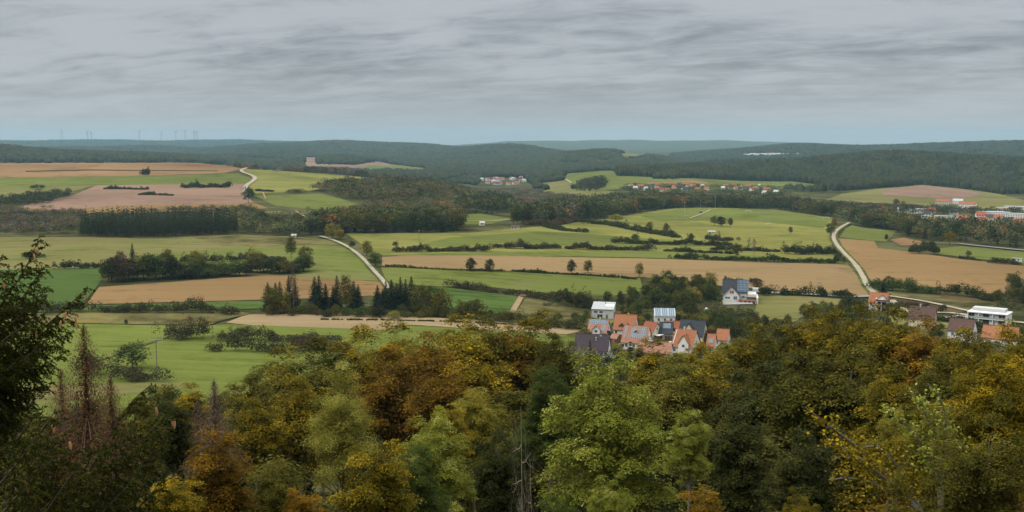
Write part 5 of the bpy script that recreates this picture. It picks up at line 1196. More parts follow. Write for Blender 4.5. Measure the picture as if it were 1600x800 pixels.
# ------------------------------------------------------------------ poles, masts, goals, turbines
def pole(px, base, top, rad, label, cross=0, wood_=True, cat='pole', name='utility_pole', lamp=False):
    p = ground(px, base); dist = math.hypot(p[0], p[1]); ht = (base-top)/F*dist; e = empty(name, p); tag(e, label, cat)
    mb = MB(); mb.tube([(0, 0, -.5), (0, 0, ht)], [rad*1.2, rad*.8], 8); mb.build('post', M['bark_grey' if wood_ else 'metal'], e)
    if cross:
        mb = MB(); mb.box(-cross/2, cross/2, -.1, .1, ht-.35, ht-.12); mb.build('crossarm', M['metal'], e)
        for x in (-cross/2+.12, 0, cross/2-.12): mb = MB(); mb.tube([(x, 0, ht-.12), (x, 0, ht+.05), (x, 0, ht+.28)], [.05, .1, .05], 8); mb.build('insulator', M['white'], e)
        mb = MB(); mb.tube([(-cross/2+.5, 0, ht-.35), (0, 0, ht-1.1), (cross/2-.5, 0, ht-.35)], .05, 5); mb.build('brace', M['metal'], e)
    if lamp: 
        for x in (-1, .0, 1): mb = MB(); mb.box(x-.35, x+.35, -.4, .1, ht-.1, ht+.5); mb.build('floodlight', M['metal'], e)
    return e
pole(245.5, 587, 531, .19, 'power pole with wide crossarm in the green meadow at the left', 5.2)
pole(655, 388, 360, .16, 'thin wooden pole in the yellow green field above the reddish hedge', 1.2)
pole(719, 358, 343, .14, 'short pole at the right end of the long mixed wood', 1.0)
for x, b, t, lb in [(1069.5,337,317,'floodlight mast at the left corner of the sports field'),(1094.5,333,313,'floodlight mast left behind the small shelter'),(1117.5,327,308,'floodlight mast before the tree belt'),(1072,345,337,'tiny post on the near side of the sports field')]:
    pole(x, b, t, .14, lb, 0, False, 'floodlight', 'floodlight_mast', True)
def goal(px, py, label, rot=0):
    p = ground(px, py); e = empty('football_goal', p, rot); tag(e, label, 'goal')
    mb = MB()
    for x in (-3.66, 3.66): mb.tube([(x, 0, 0), (x, 0, 2.44)], .11, 6)
    mb.tube([(-3.66, 0, 2.44), (3.66, 0, 2.44)], .11, 6); mb.build('goal_frame', M['pvcwhite'], e)
    mb = MB(); 
    for x in (-3.66, 0, 3.66): mb.tube([(x, 0, 2.4), (x, 1.8, 0)], .05, 4)
    mb.tube([(-3.66, 1.8, .05), (3.66, 1.8, .05)], .05, 4); mb.build('net_frame', M['pvcwhite'], e)
goal(1169, 331.5, 'white football goal on the far side of the sports field'); goal(1291, 342, 'white football goal at the right end of the sports field', .2); goal(1200, 352, 'white football goal on the near side of the sports field', .5)
mb = MB(); mb.box(-2, 2, -1, 1, .1, 1.3); mb.prism([(-2, 1.3), (2, 1.3), (1.6, 2.1), (-1.6, 2.1)], 'y', -.9, .9)
p = ground(1095, 333); tag(mb.build('shelter', M['slate'], None, p), 'small dark shelter beside the sports field track', 'shelter')
M['turbine'] = plain('turbine_silhouette', (.24,.25,.26), .6, .03)  # white turbines, backlit shade put into the colour against the bright sky
for i, (px, top, bs) in enumerate([(97,203,218),(137,203,218),(143,204.5,218),(218,202.5,218),(252,203.5,218),(275,203.5,218),(289.5,202,218),(303.5,203,218),(308,203.5,218)]):
    d = 13900 if i != 6 else 12800
    q = ud(px, d); z0 = float(H(q[0], q[1])); ztop = ZC-slope(top+3.5)*d; ht = ztop-z0
    e = empty('wind_turbine', (q[0], q[1], z0)); tag(e, ['leftmost wind turbine, alone on the horizon ridge','left turbine of the close pair on the left horizon','right turbine of the close pair on the left horizon','wind turbine standing midway along the horizon row','wind turbine between the midway one and the right cluster','first wind turbine of the right cluster','darkest and tallest looking wind turbine on the horizon','left turbine of the tight pair at the right end of the row','rightmost wind turbine of the row'][i], 'wind turbine', 'wind turbines on the far horizon')
    mb = MB(); mb.tube([(0, 0, -20), (0, 0, ht)], [4.2, 2.4], 10); mb.build('tower', M['turbine'], e)
    mb = MB(); mb.box(-2.6, 2.6, -7, 6, ht-2.5, ht+3); mb.build('nacelle', M['turbine'], e)
    a0 = rt.uniform(0, 2)
    for k in range(3):
        a = a0+k*2.094; c, s_ = math.cos(a), math.sin(a); mb = MB()
        mb.tube([(c*r_, -8, ht+s_*r_) for r_ in (0, 8, 25, 45)], [1.6, 2.4, 1.6, .5], 5); mb.build('blade', M['turbine'], e)

# ------------------------------------------------------------------ village trees
VM = {'dark': 3, 'green': 2, 'olive': 3, 'yellow': .5, 'brown': .8}
region([(1003,468),(1040,448),(1110,447),(1130,470),(1125,500),(1062,508),(1058,484),(1020,480)], 62, (7,11.5), VM, 'in the thicket between grey house and big white house', 41, 4)
region([(1105,504),(1128,482),(1182,490),(1192,503),(1250,520),(1190,545),(1110,530)], 44, (7,10.5), {'dark': 4, 'green': 2, 'olive': 2, 'brown': .3}, 'on the dark slope below the big white house', 42)
region([(1255,496),(1352,480),(1362,503),(1270,516)], 22, (7,10.5), {'dark': 3, 'green': 2, 'olive': 1.2, 'brown': .5}, 'in the grove left of the red roofed balcony house', 43)
region([(930,477),(1010,462),(1022,484),(1016,500),(962,497),(962,472)], 18, (6,9), VM, 'behind the grey modern house', 44)
region([(870,470),(925,474),(925,482),(880,478)], 8, (6,9), {'dark': 2, 'olive': 2}, 'in the row left of the grey modern house', 45)
region([(800,505),(925,497),(925,520),(905,520)], 12, (3.5,6.5), {'olive': 2, 'dark': 2, 'green': 1}, 'on the bank left of the village', 46)
region([(955,500),(1060,498),(1130,505),(1135,560),(900,575),(905,540),(955,528)], 60, (2.5,6), {'olive': 2, 'green': 2, 'yellow': 1, 'brown': .5, 'dark': 1}, 'in the gardens between the village houses', 47, 3.5)
region([(1340,505),(1480,512),(1600,528),(1600,545),(1350,530)], 26, (4,8), {'dark': 3, 'green': 2, 'olive': 2}, 'on the bank below the right hand houses', 48)
region([(1558,480),(1640,490),(1640,450),(1580,440),(1560,462)], 18, (8,12), {'dark': 4, 'green': 2, 'olive': 2}, 'in the dark grove at the right edge', 49)
region([(1130,440),(1185,446),(1190,452),(1140,450)], 5, (3,5), {'dark': 1}, 'behind the big white house', 50)
for x, y, t, lb in [(1430,484,473,'left of three round dark bushes between the pale lanes'),(1447,485,474,'middle of three round dark bushes between the pale lanes'),(1473,487,476,'right of three round dark bushes between the pale lanes')]: plant(x, y, t, 'leafy', 'dark', lb, None, 13)
# ------------------------------------------------------------------ the wooded slope below the viewpoint
NP = {}
def nearmesh(kind, var):
    """crown between half height and the top; the trunk runs on well below so that it always reaches the ground"""
    k = (kind, var)
    if k in NP: return NP[k]
    s = 900+var*17+sum(map(ord, kind)); tips = []
    if kind == 'beech':
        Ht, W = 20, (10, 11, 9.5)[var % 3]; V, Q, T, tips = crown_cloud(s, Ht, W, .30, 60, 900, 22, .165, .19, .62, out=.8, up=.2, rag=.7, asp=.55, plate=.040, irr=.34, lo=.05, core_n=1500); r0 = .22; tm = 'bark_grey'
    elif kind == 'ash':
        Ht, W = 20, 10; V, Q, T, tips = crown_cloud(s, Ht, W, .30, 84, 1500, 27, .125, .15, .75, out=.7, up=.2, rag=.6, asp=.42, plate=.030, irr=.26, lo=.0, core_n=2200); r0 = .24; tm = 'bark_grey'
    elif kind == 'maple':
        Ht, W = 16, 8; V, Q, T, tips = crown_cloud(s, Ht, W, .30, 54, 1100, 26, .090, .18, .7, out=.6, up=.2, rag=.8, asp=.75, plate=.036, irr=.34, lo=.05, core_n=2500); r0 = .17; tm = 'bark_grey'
    elif kind == 'fine':
        Ht, W = 14, 6; V, Q, T, tips = crown_cloud(s, Ht, W, .22, 64, 1500, 28, .056, .16, .75, out=.6, up=.2, rag=.9, asp=.7, plate=.030, irr=.38, lo=.05, core_n=3500); r0 = .12; tm = 'bark_grey'
    elif kind == 'pine':
        Ht, W = 20, 9; V, Q, T, tips = crown_cloud(s, Ht, W, .34, 64, 800, 44, .12, .13, .45, flat=.9, out=.5, up=.7, rag=.5, asp=.22, irr=.28, lo=.0, core_n=2500); r0 = .24; tm = 'bark_red'
    elif kind == 'dead':
        Ht, W = 9, 6.8; V, Q, T = conifer_cloud(s, Ht, W, .02, 28, 13, 9, .13, .20, power=.68, zj=.13); V2, Q2, T2 = conifer_cloud(s+5, Ht, W*.9, .02, 28, 13, 9, .12, .32, power=.7, zj=.16); V, Q, T = cat_meshes([(V, Q, T), (V2, Q2, T2)]); r0 = .09; tm = 'deadwood'
        rr = np.random.RandomState(s); tips = [(math.cos(a)*W*.55*(1-f)**.7, math.sin(a)*W*.55*(1-f)**.7, Ht*f-.2*W*(1-f)) for a, f in zip(rr.uniform(0, 6.28, 90), rr.uniform(.05, .97, 90))]
    elif kind == 'spruce':
        Ht, W = 22, 7; V, Q, T = conifer_cloud(s, Ht, W, .03, 52, 15, 7, .30, .4, tip=.6); r0 = .24; tm = 'bark'
    tr = trunk_mb(s, Ht, r0, list(tips), .42, .012, 8); tr.tube([(0, 0, -16), (0, 0, -.3)], [r0*1.7, r0*1.25], 8)
    NP[k] = (V, Q, T, tr.mesh(kind+'_trunk', M[tm]), Ht, W, {}); return NP[k]
NN_ = {'beech': ('beech_tree', 'tree'), 'ash': ('ash_tree', 'tree'), 'maple': ('maple_tree', 'tree'), 'fine': ('maple_tree', 'tree'), 'pine': ('pine_tree', 'pine'), 'spruce': ('spruce_tree', 'spruce'), 'dead': ('dead_spruce', 'tree')}
def near(px, top, d, wpx, kind, colr, label, group=None, var=None):
    var = rt.randint(0, 3) if var is None else var
    V, Q, T, tr, Ht, W, ms = nearmesh(kind, var)
    if colr not in ms: ms[colr] = leafmesh(kind+'_crown', V, Q, T, LM[colr])
    r = ray(px, top); az = math.atan2(r[0], r[1]); x, y = d*math.sin(az), d*math.cos(az); z = float(H(x, y)); zt = ZC+r[2]/math.hypot(r[0], r[1])*d
    w = wpx/F*d/W; up = (zt-z)-Ht*w
    nm, ct = NN_[kind]; e = empty(nm, (x, y, z-.1), rt.uniform(0, 6.28)); tag(e, label, ct, group)
    for nm_, me_ in (('crown', ms[colr]), ('trunk', tr)): c_ = link(nm_, me_, e, (0, 0, up)); c_.scale = (w, w, w)
    return e
NEARS = [
 (440,568,140,110,'beech','gold','olive gold crown at the left end of the beech skyline'),
 (500,552,132,130,'beech','olive','broad olive crown left of the yellow topped beech'),
 (560,536,135,125,'beech','gold','yellow topped beech left of the middle in the golden skyline'),
 (622,530,140,115,'beech','gold','golden crown right of the yellow topped beech, before the green meadow'),
 (668,543,122,100,'beech','orange','orange tinged crown between two golden beeches'),
 (716,518,135,115,'beech','gold','golden crown before the right end of the pale field'),
 (768,508,140,105,'beech','olive','olive crown touching the pale field'),
 (822,505,140,120,'beech','gold','highest golden crown below the pale field, nearest the purple roof'),
 (868,530,132,80,'beech','olive','narrow olive crown left below the purple roofed house'),
 (745,562,112,140,'beech','gold','deep golden crown in the middle of the slope'),
 (690,585,100,120,'beech','orange','orange crown above the pale green tree'),
 (612,568,112,130,'beech','orange','orange brown crown right above the pine'),
 (470,600,100,120,'beech','gold','golden crown left of the light green pine'),
 (395,592,125,100,'beech','olive','olive crown right above the bare larch'),
 (400,632,95,90,'beech','gold','dark golden crown between bare larch and pine'),
 (952,564,60,235,'ash','bright','large light green feathery tree in the lower middle'),
 (862,588,68,130,'ash','green','darker green feathery tree touching the large light one on its left'),
 (1078,652,56,90,'ash','bright','slim light green treetop right of the large feathery one'),
 (922,538,150,34,'spruce','fir','small dark conifer tip in front of the purple roof'),
 (985,540,140,60,'spruce','fir','dark conifer below the house with solar blocks'),
 (1022,552,122,90,'beech','gold','golden crown below the long low orange roof'),
 (1060,572,108,100,'beech','yellow','yellow crown right above the large feathery tree'),
 (1095,556,125,80,'beech','gold','golden crown below the right orange roofs'),
 (1135,545,130,90,'beech','yellow','yellow green crown right of the village houses'),
 (1180,530,130,100,'beech','gold','gold crown under the mown meadow'),
 (1225,520,128,100,'beech','olive','olive crown under the right half of the mown meadow'),
 (1268,506,124,90,'beech','gold','raised golden crown at the right rim of the mown meadow'),
 (1306,500,120,90,'beech','gold','golden crown covering the left grove'),
 (1350,505,114,100,'beech','gold','golden crown below the red roofed balcony house'),
 (1400,512,108,110,'beech','gold','golden crown below the cream house'),
 (1452,528,104,100,'beech','orange','orange gold crown below the two brown roofs'),
 (1500,540,98,100,'beech','gold','golden crown hiding the lower brown roofed house'),
 (1060,600,96,120,'beech','olive','olive orange crown behind the slim light treetop'),
 (1120,582,98,130,'beech','gold','dull golden crown right of the slim light treetop'),
 (1190,575,90,150,'beech','dark','dark olive crown in the shadowy right middle of the slope'),
 (1262,585,85,150,'beech','olive','wide olive crown above the dark gap'),
 (1330,575,85,140,'beech','olive','dull olive crown left of the near maple tips'),
 (1160,655,62,130,'beech','dark','very dark crown right of the light green tree'),
 (1262,690,56,140,'beech','dark','very dark crown beneath the yellow maple branch'),
 (1395,590,78,130,'beech','gold','golden crown behind the near maple tips'),
 (1470,580,70,140,'beech','olive','olive crown behind the near maple'),
 (530,580,72,150,'pine','pine','light green pine with reddish trunk on the lower left slope'),
 (682,650,46,140,'ash','bright','pale green drooping tree between the pine and the dead spruce'),
 (650,705,42,110,'ash','green','small green treetop under the pale drooping one'),
 (742,612,62,110,'maple','yellow','yellow leaved tree left of the dead spruce'),
 (700,640,58,80,'maple','gold','small gold tree behind the pale drooping one'),
 (775,690,50,110,'beech','dark','dark crown at the foot of the dead spruce'),
 (590,700,38,150,'maple','gold','gold orange treetop at the bottom edge left of the middle'),
 (335,690,30,150,'maple','orange','orange yellow maple at the bottom left'),
 (268,745,28,110,'maple','gold','lower golden maple at the bottom left corner area'),
 (425,725,34,110,'maple','olive','greenish brown treetop right of the orange yellow maple'),
 (470,770,30,90,'maple','orange','orange treetop at the very bottom below the pine'),
 (955,748,27,90,'fine','bright','young light green treetop at the bottom middle'),
 (870,770,27,70,'fine','green','small green treetop at the bottom left of the feathery tree'),
 (1100,770,30,110,'maple','orange','orange leaved treetop at the bottom right of the feathery tree'),
 (1250,770,24,70,'fine','gold','small golden tips at the bottom edge below the dark gap'),
 (1565,520,21,170,'fine','gold','tall near maple filling the right edge'),
 (1475,600,21,160,'fine','gold','near golden maple left of the tallest one'),
 (1400,640,22,80,'fine','yellow','near yellow green maple tips at the lower right'),
 (1540,640,17,200,'fine','olive','nearest olive maple at the bottom right corner'),
 (1400,760,18,160,'fine','olive','low near maple at the bottom right, left of the corner'),
]
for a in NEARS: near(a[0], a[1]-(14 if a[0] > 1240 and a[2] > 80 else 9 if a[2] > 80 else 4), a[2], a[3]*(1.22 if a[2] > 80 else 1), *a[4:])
near(130, 506, 44, 150, 'dead', 'rusty', 'dead reddish brown spruce with thin top before the left meadow', None, 0)
near(95, 575, 50, 120, 'dead', 'rusty', 'rusty dead spruce left of the tallest dead one', None, 1)
near(172, 585, 42, 130, 'dead', 'rusty', 'rusty dead spruce right of the tallest dead one', None, 2)
near(334, 592, 66, 105, 'dead', 'larch', 'bare purplish brown larch left of the golden crowns', None, 0)
near(308, 625, 68, 80, 'dead', 'larch', 'smaller bare purplish larch beside the taller one', None, 1)
near(20, 632, 60, 110, 'spruce', 'fir', 'dark spruce top at the left edge under the hanging branches')
near(215, 628, 58, 100, 'beech', 'olive', 'olive crown between the dead spruces and the bare larch')
near(265, 622, 62, 90, 'beech', 'dark', 'dark crown left of the bare larch')
near(300, 606, 90, 70, 'beech', 'gold', 'small golden crown behind the bare larch')
near(70, 665, 50, 110, 'beech', 'olive', 'olive crown under the rusty dead spruces')
near(1538, 532, 96, 120, 'beech', 'gold', 'golden crown covering the walls of the right edge orange roofed house')
near(1598, 524, 92, 120, 'beech', 'gold', 'golden crown at the right frame edge before the orange roof')
CLX = [-200,60,200,280,330,400,450,560,700,820,900,960,1050,1140,1200,1290,1400,1500,1600,1800]
CLY = [640,632,612,606,590,615,585,560,545,535,575,590,590,565,555,535,545,560,570,580]
HERO = [(952,60,235),(862,68,130),(1078,56,90),(530,72,190),(682,46,140),(742,62,100),(334,66,100),(130,44,140),(590,38,120),(335,30,130),(815,46,60),(1210,60,180)]
LMK = [(20,'hanging spruce boughs'),(130,'dead spruces'),(230,'leaning spruce'),(334,'bare larch'),(430,'maple at the bottom left'),(530,'light green pine'),(605,'gold orange treetop'),(682,'pale drooping tree'),(742,'yellow leaved tree'),(815,'bleached dead spruce'),(870,'purple roofed house'),(952,'big light green tree'),(1020,'long orange roof'),(1078,'slim light treetop'),(1140,'village houses'),(1200,'mown meadow'),(1290,'left grove'),(1370,'red roofed balcony house'),(1430,'pale green maple branch'),(1510,'lower brown roofed house'),(1580,'tall right edge maple')]
rf = np.random.RandomState(21)
for d0 in (62, 80, 102, 130, 165, 210, 265, 320, 370, 410):
    stp = 8.2/d0*F; px = (-120 if d0 < 350 else 900)+rf.uniform(0, stp)
    while px < 1720:
        d = d0*rf.uniform(.93, 1.07)
        hw = 5.6/d*F
        if any(d < hd+5 and abs(px-hx) < hwid/2+hw*.75 for hx, hd, hwid in HERO): px += stp*.5; continue
        cl = np.interp(px, CLX, CLY)
        top = cl+(rf.uniform(5, 45) if d > 125 else rf.uniform(85, 175))
        hmax = (float(H(*ud(px, d)))+24); tmin = 400+math.tan(math.atan2(ZC-hmax, d)-PITCH)*F; top = max(top, tmin)
        c = rf.choice(['gold', 'olive', 'dark', 'orange', 'green'], p=[.34, .40, .16, .04, .06]) if px > 300 else rf.choice(['olive', 'dark', 'fir'], p=[.35, .4, .25])
        hh = (400-top)
        zt = ZC-math.tan(math.atan((top-400)/F)+PITCH)*d; zg = float(H(*ud(px, d)))
        if d0 > 350: zt = zg+rf.uniform(6, 9); top = 400+math.tan(math.atan2(ZC-zt, d)-PITCH)*F
        if inside_house(ud(px, d)): px += stp; continue
        if zt-zg > 5:
            k = 'spruce' if c == 'fir' else 'beech'
            nm = {'fir': 'dark conifer'}.get(c, CW.get(c, 'dark green')+' beech')
            ref = min(LMK, key=lambda q: abs(q[0]-px)); rel = 'left of' if px < ref[0]-18 else 'right of' if px > ref[0]+18 else 'behind'
            row = 'nearest' if d0 < 90 else 'middle' if d0 < 150 else 'upper' if d0 < 240 else 'lowest'
            lb = '%s in the %s row of crowns %s the %s' % (nm, row, rel, ref[1])
            near(px, top, d, (11.5 if d0 < 350 else 7)/d*F*rf.uniform(.85, 1.15), k, c, lb, lb)
        px += stp*rf.uniform(.8, 1.2)

# ------------------------------------------------------------------ gardens and thickets round the houses
for x, y, t, c_, w_, lb in [(983,502,481,'olive',27,'broad olive tree right of the grey modern house'),(1001,506,493,'yellow',14,'yellow green bush tree above the big orange roof'),(1006,517,499,'olive',20,'olive tree left of the small cream gable house'),(924,526,505,'dark',20,'dark tree left of the house full of small solar panels'),(915,533,512,'olive',20,'olive tree above the left end of the purple roof'),
  (1081,509,489,'olive',22,'olive tree above the slate roof'),(1099,511,491,'yellow',20,'yellowish tree right of the slate roofed house'),(1119,514,492,'green',20,'green tree above the right orange roofs'),(1111,533,513,'brown',20,'reddish brown tree right of the cream middle gable'),(1103,547,533,'dark',14,'dark purplish shrub left of the narrow orange roof'),
  (1090,560,541,'dark',20,'dark tree in front of the white house nearest the golden trees'),(1128,556,538,'yellow',22,'yellow bush tree covering the rightmost orange roof'),(1036,516,505,'green',12,'small green tree before the white three storey house'),(962,513,502,'olive',14,'small olive tree above the big orange roof corner'),(1012,503,489,'green',14,'green tree left of the white three storey house'),
  (985,552,541,'green',12,'small green garden tree before the blue solar panel house'),(952,529,517,'olive',12,'small olive tree between salmon and orange roofs'),(1055,505,488,'dark',20,'dark tree right of the white three storey house'),(1066,512,500,'olive',14,'olive tree behind the left end of the slate roof')]:
    plant(x, y, t, 'leafy', c_, lb, None, w_)
for i, (lb, poly) in enumerate([('dense undergrowth of the thicket behind the village', [(1003,472),(1040,450),(1120,448),(1128,470),(1110,505),(1062,506),(1058,486),(1020,482)]),('undergrowth on the dark slope below the big white house', [(1105,512),(1128,484),(1180,492),(1192,505),(1255,524),(1190,548),(1120,535)]),
  ('undergrowth of the grove left of the red roofed house', [(1255,498),(1350,486),(1360,506),(1270,520)]),('undergrowth on the bank under the right hand houses', [(1345,512),(1420,520),(1490,540),(1640,548),(1640,570),(1345,560)]),
  ('undergrowth in the dark grove at the right edge', [(1560,482),(1640,492),(1640,446),(1580,440)]),('shrubs of the gardens below the village', [(955,562),(1060,562),(1130,556),(1200,556),(1250,580),(900,600),(890,560)]),('low shrubs behind the grey modern house', [(820,478),(925,474),(1000,466),(1010,480),(965,474),(925,482)])]):
    pw = np.array([unp(*q) for q in densify(poly, 12)]); r_ = np.random.RandomState(70+i); P = scatter(pw, 3.3, r_); P = P[off_roads(P, 3)]; P = P[[not inside_house(q) for q in P]]
    hu, _ = pick_hues(P, {'dark': 3, 'green': 2, 'olive': 3, 'brown': .8}, r_, 70+i, 40); merged('undergrowth', P, r_.uniform(1.6, 4.2, len(P)), ['b']*len(P), hu, lb, 'undergrowth', wide=r_.uniform(3, 5, len(P)), seed=70+i)
# ------------------------------------------------------------------ dead and bare trees
def bare(px, top, d, wpx, label, mat, seed, narrow=False, r0=.12, twigs='rusty', nt=2500, Ht=16, W=6, ts=.06, name='bare_tree', up=.1, z0=3):
    mb = bare_mb(seed, Ht, W, 5 if nt > 1000 else 4, r0, 4, up, 4 if nt < 1000 else 3, narrow); r = ray(px, top); az = math.atan2(r[0], r[1]); x, y = d*math.sin(az), d*math.cos(az); z = float(H(x, y)); zt = ZC+r[2]/math.hypot(r[0], r[1])*d
    e = empty(name, (x, y, z-.1), seed); s = (zt-z)/(Ht*.95); w = wpx/F*d/W; e.scale = (w, w, s); tag(e, label, 'tree')
    mb.build('trunk', M[mat], e)
    if nt:
        rr = np.random.RandomState(seed); vv = np.array(mb.v); rad = np.hypot(vv[:, 0], vv[:, 1]); vv = vv[(vv[:, 2] > z0) & (rad > .25+.5*rr.uniform(size=len(vv)))]; pk = vv[rr.randint(0, len(vv), nt)]
        V, Q = quads(pk+rr.randn(nt, 3)*.10, rr.randn(nt, 3), ts*rr.uniform(.6, 1.3, nt), .5, rr); link('crown', leafmesh('dead_needles', V, Q, rr.uniform(0, 1, nt), LM[twigs]), e)
    return e
bare(815, 590, 46, 60, 'dead grey spruce with bleached bare branches beside the feathery tree', 'deadwhite', 7, nt=0, name='dead_spruce', up=-.15)
bare(832, 665, 34, 60, 'second bleached dead stem, lower than the first', 'deadwhite', 9, nt=0, name='dead_spruce', up=.1)
bare(1048, 545, 110, 30, 'thin bare leaning tree before the orange roofs', 'deadwhite', 10, nt=0, up=.3)
bare(903, 520, 150, 30, 'thin bare tree left of the purple roof', 'deadwhite', 12, nt=300, up=.5)

# ------------------------------------------------------------------ the two near spruces at the left
def smooth(p, n=2):
    p = np.array(p, float)
    for _ in range(n):
        q = [p[0]]
        for a, b in zip(p[:-1], p[1:]): q += [a*.75+b*.25, a*.25+b*.75]
        q.append(p[-1]); p = np.array(q)
    return p
def near_spruce(label, trunk, branches, seed, cones, dens=1.0, bare_frac=0.0, z_extra=3):
    r = np.random.RandomState(seed); wood_ = MB(); A = []; B = []
    def twig(a, d, L, k):
        n = 3; p = a.copy(); dd = d/np.linalg.norm(d); pts = [p]
        for i in range(n):
            dd = dd+np.array([0, 0, -.17])+r.randn(3)*.08; dd /= np.linalg.norm(dd); p = p+dd*L/n; pts.append(p.copy())
        for i in range(n): A.append(pts[i]); B.append(pts[i+1])
        if k > 0:
            m = max(2, int(L/.11*dens))
            for j in range(m):
                f = (j+.6)/m; i = min(n-1, int(f*n)); q = pts[i]+(pts[i+1]-pts[i])*(f*n-i)
                side = np.cross(dd, [0, 0, 1]); side /= np.linalg.norm(side)+1e-9; sg = 1 if j % 2 else -1
                twig(q, dd*.75+side*sg*.75+np.array([0, 0, -.18])+r.randn(3)*.12, L*(.55-.25*f)*r.uniform(.7, 1.2), k-1)
    for br in branches:
        P = smooth([at(x, y, d) for x, y, d in br]); Ln = np.concatenate([[0], np.cumsum(np.linalg.norm(np.diff(P, axis=0), axis=1))]); Lt = Ln[-1]
        wood_.tube(P, [.020*(1-.85*q/Lt)+.003 for q in Ln], 6)
        s = Lt*.10*(1+3*bare_frac); sg = 1
        while s < Lt:
            f = s/Lt; q = np.array([np.interp(s, Ln, P[:, i]) for i in range(3)]); q2 = np.array([np.interp(min(Lt, s+.05), Ln, P[:, i]) for i in range(3)]); dd = q2-q; dd /= np.linalg.norm(dd)+1e-9
            side = np.cross(dd, [0, 0, 1]); side /= np.linalg.norm(side)+1e-9
            v = dd*.7+side*sg*.6+np.array([0, 0, r.uniform(-.75, .15)])+r.randn(3)*.15
            twig(q, v, max(.14, 1.05*(1-f)**.6*min(1, f*3.5+.3))*r.uniform(.65, 1.2), 1)
            s += .055/dens; sg = -sg
        A.append(P[-2]); B.append(P[-1]+(P[-1]-P[-2])*.8)
    A = np.array(A); B = np.array(B); L = np.linalg.norm(B-A, axis=1); n = np.maximum(3, (L*190).astype(int)); idx = np.repeat(np.arange(len(A)), n); f = r.uniform(size=len(idx))
    D = (B-A)/(L[:, None]+1e-9); C = A[idx]+(B-A)[idx]*f[:, None]; rv = r.randn(len(idx), 3); rv[:, 2] += .5; rv -= D[idx]*(rv*D[idx]).sum(1)[:, None]; rv /= np.linalg.norm(rv, axis=1)[:, None]+1e-9
    nd = D[idx]*.55+rv; nd /= np.linalg.norm(nd, axis=1)[:, None]; C = C+nd*.013
    sdv = np.cross(nd, r.randn(len(idx), 3)); sdv /= np.linalg.norm(sdv, axis=1)[:, None]; h = .021*r.uniform(.8, 1.2, (len(idx), 1)); w = .0075
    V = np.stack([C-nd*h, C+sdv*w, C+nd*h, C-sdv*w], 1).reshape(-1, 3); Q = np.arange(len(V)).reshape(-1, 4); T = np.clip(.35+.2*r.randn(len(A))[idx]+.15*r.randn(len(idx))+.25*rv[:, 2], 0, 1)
    tx = at(*trunk); base = np.array([tx[0], tx[1], float(H(tx[0], tx[1]))-.2]); top = tx[2]
    e = empty('spruce_tree', base); tag(e, label, 'spruce')
    mb = MB(); mb.tube([base-base, np.array([0, 0, (top-base[2])*.5]), np.array([0, 0, top-base[2]+z_extra])], [.22, .16, .04], 10); mb.build('trunk', M['bark'], e)
    for i in r.permutation(len(A))[:900]: wood_.tube([A[i], B[i]], .004, 3)
    wood_.v = [tuple(np.array(v)-base) for v in wood_.v]; wood_.build('branches', M['bark'], e)
    link('crown', leafmesh('needles', V-base, Q, T, LM['sprig']), e)
    for x, y, d in cones:
        p = at(x, y, d)-base; mb = MB(); vv = []; n = 10; rings = 9; Lc = .125
        for k in range(rings+1):
            t = k/rings; rd = .019*math.sin(math.pi*min(1, .12+t*.86))**.6*(1+.10*(k % 2))
            for j in range(n): a_ = j*6.283/n+(k % 2)*.31; vv.append((rd*math.cos(a_), rd*math.sin(a_), -t*Lc))
        ff = [(k*n+j, k*n+(j+1) % n, (k+1)*n+(j+1) % n, (k+1)*n+j) for k in range(rings) for j in range(n)]+[tuple(range(n))[::-1], tuple(range(rings*n, rings*n+n))]
        mb.add(vv, ff); c = mb.build('cone', M['cone'], e, p); c.rotation_euler = (r.uniform(-.15, .15), r.uniform(-.2, .2), 0)
    return e
M['cone'] = plain('spruce_cone', (.42,.20,.085), .7, .35, 60)
BR = [[(-100,600,23),(-30,520,23),(25,445,22.6),(50,400,22.4),(62,368,22.2)],
 [(-100,660,23),(-10,570,22.6),(60,520,22.2),(110,475,21.8),(136,450,21.6)],
 [(-100,640,23),(-10,580,22),(50,552,21.7),(112,520,21.5)],
 [(-100,680,23),(-10,612,22.4),(50,580,22),(100,552,21.8)],
 [(-100,700,23),(-20,640,22.4),(40,612,22),(80,598,21.8)],
 [(-100,590,23),(-40,510,22),(0,455,21.6),(14,424,21.4)],
 [(-100,720,23),(-20,675,22.4),(10,655,22),(32,632,21.8)],
 [(-100,620,23),(-20,540,22.2),(30,495,22),(74,450,21.8)],
 [(-100,610,23.5),(-20,530,23.4),(25,480,23.3),(66,420,23.2)],
 [(-100,650,23.5),(-20,590,23.6),(40,545,23.5),(90,500,23.2)],
 [(-100,560,23),(-50,470,22.5),(-20,420,22.3),(4,400,22)],
 [(-100,630,22),(-30,560,21.5),(20,520,21.2),(70,490,21)],
 [(-100,670,22),(-20,600,21.4),(30,570,21.2),(60,540,21)]]
near_spruce('near spruce with hanging tan cones reaching in at the left edge', (-100,520,23), BR, 3, [(135,461,21.6),(103,487,21.3),(95,501,21.2),(117,494,21.3),(118,505,21.3),(57,518,21.1),(5,441,21.3),(58,386,22),(53,396,22)], 1.0)
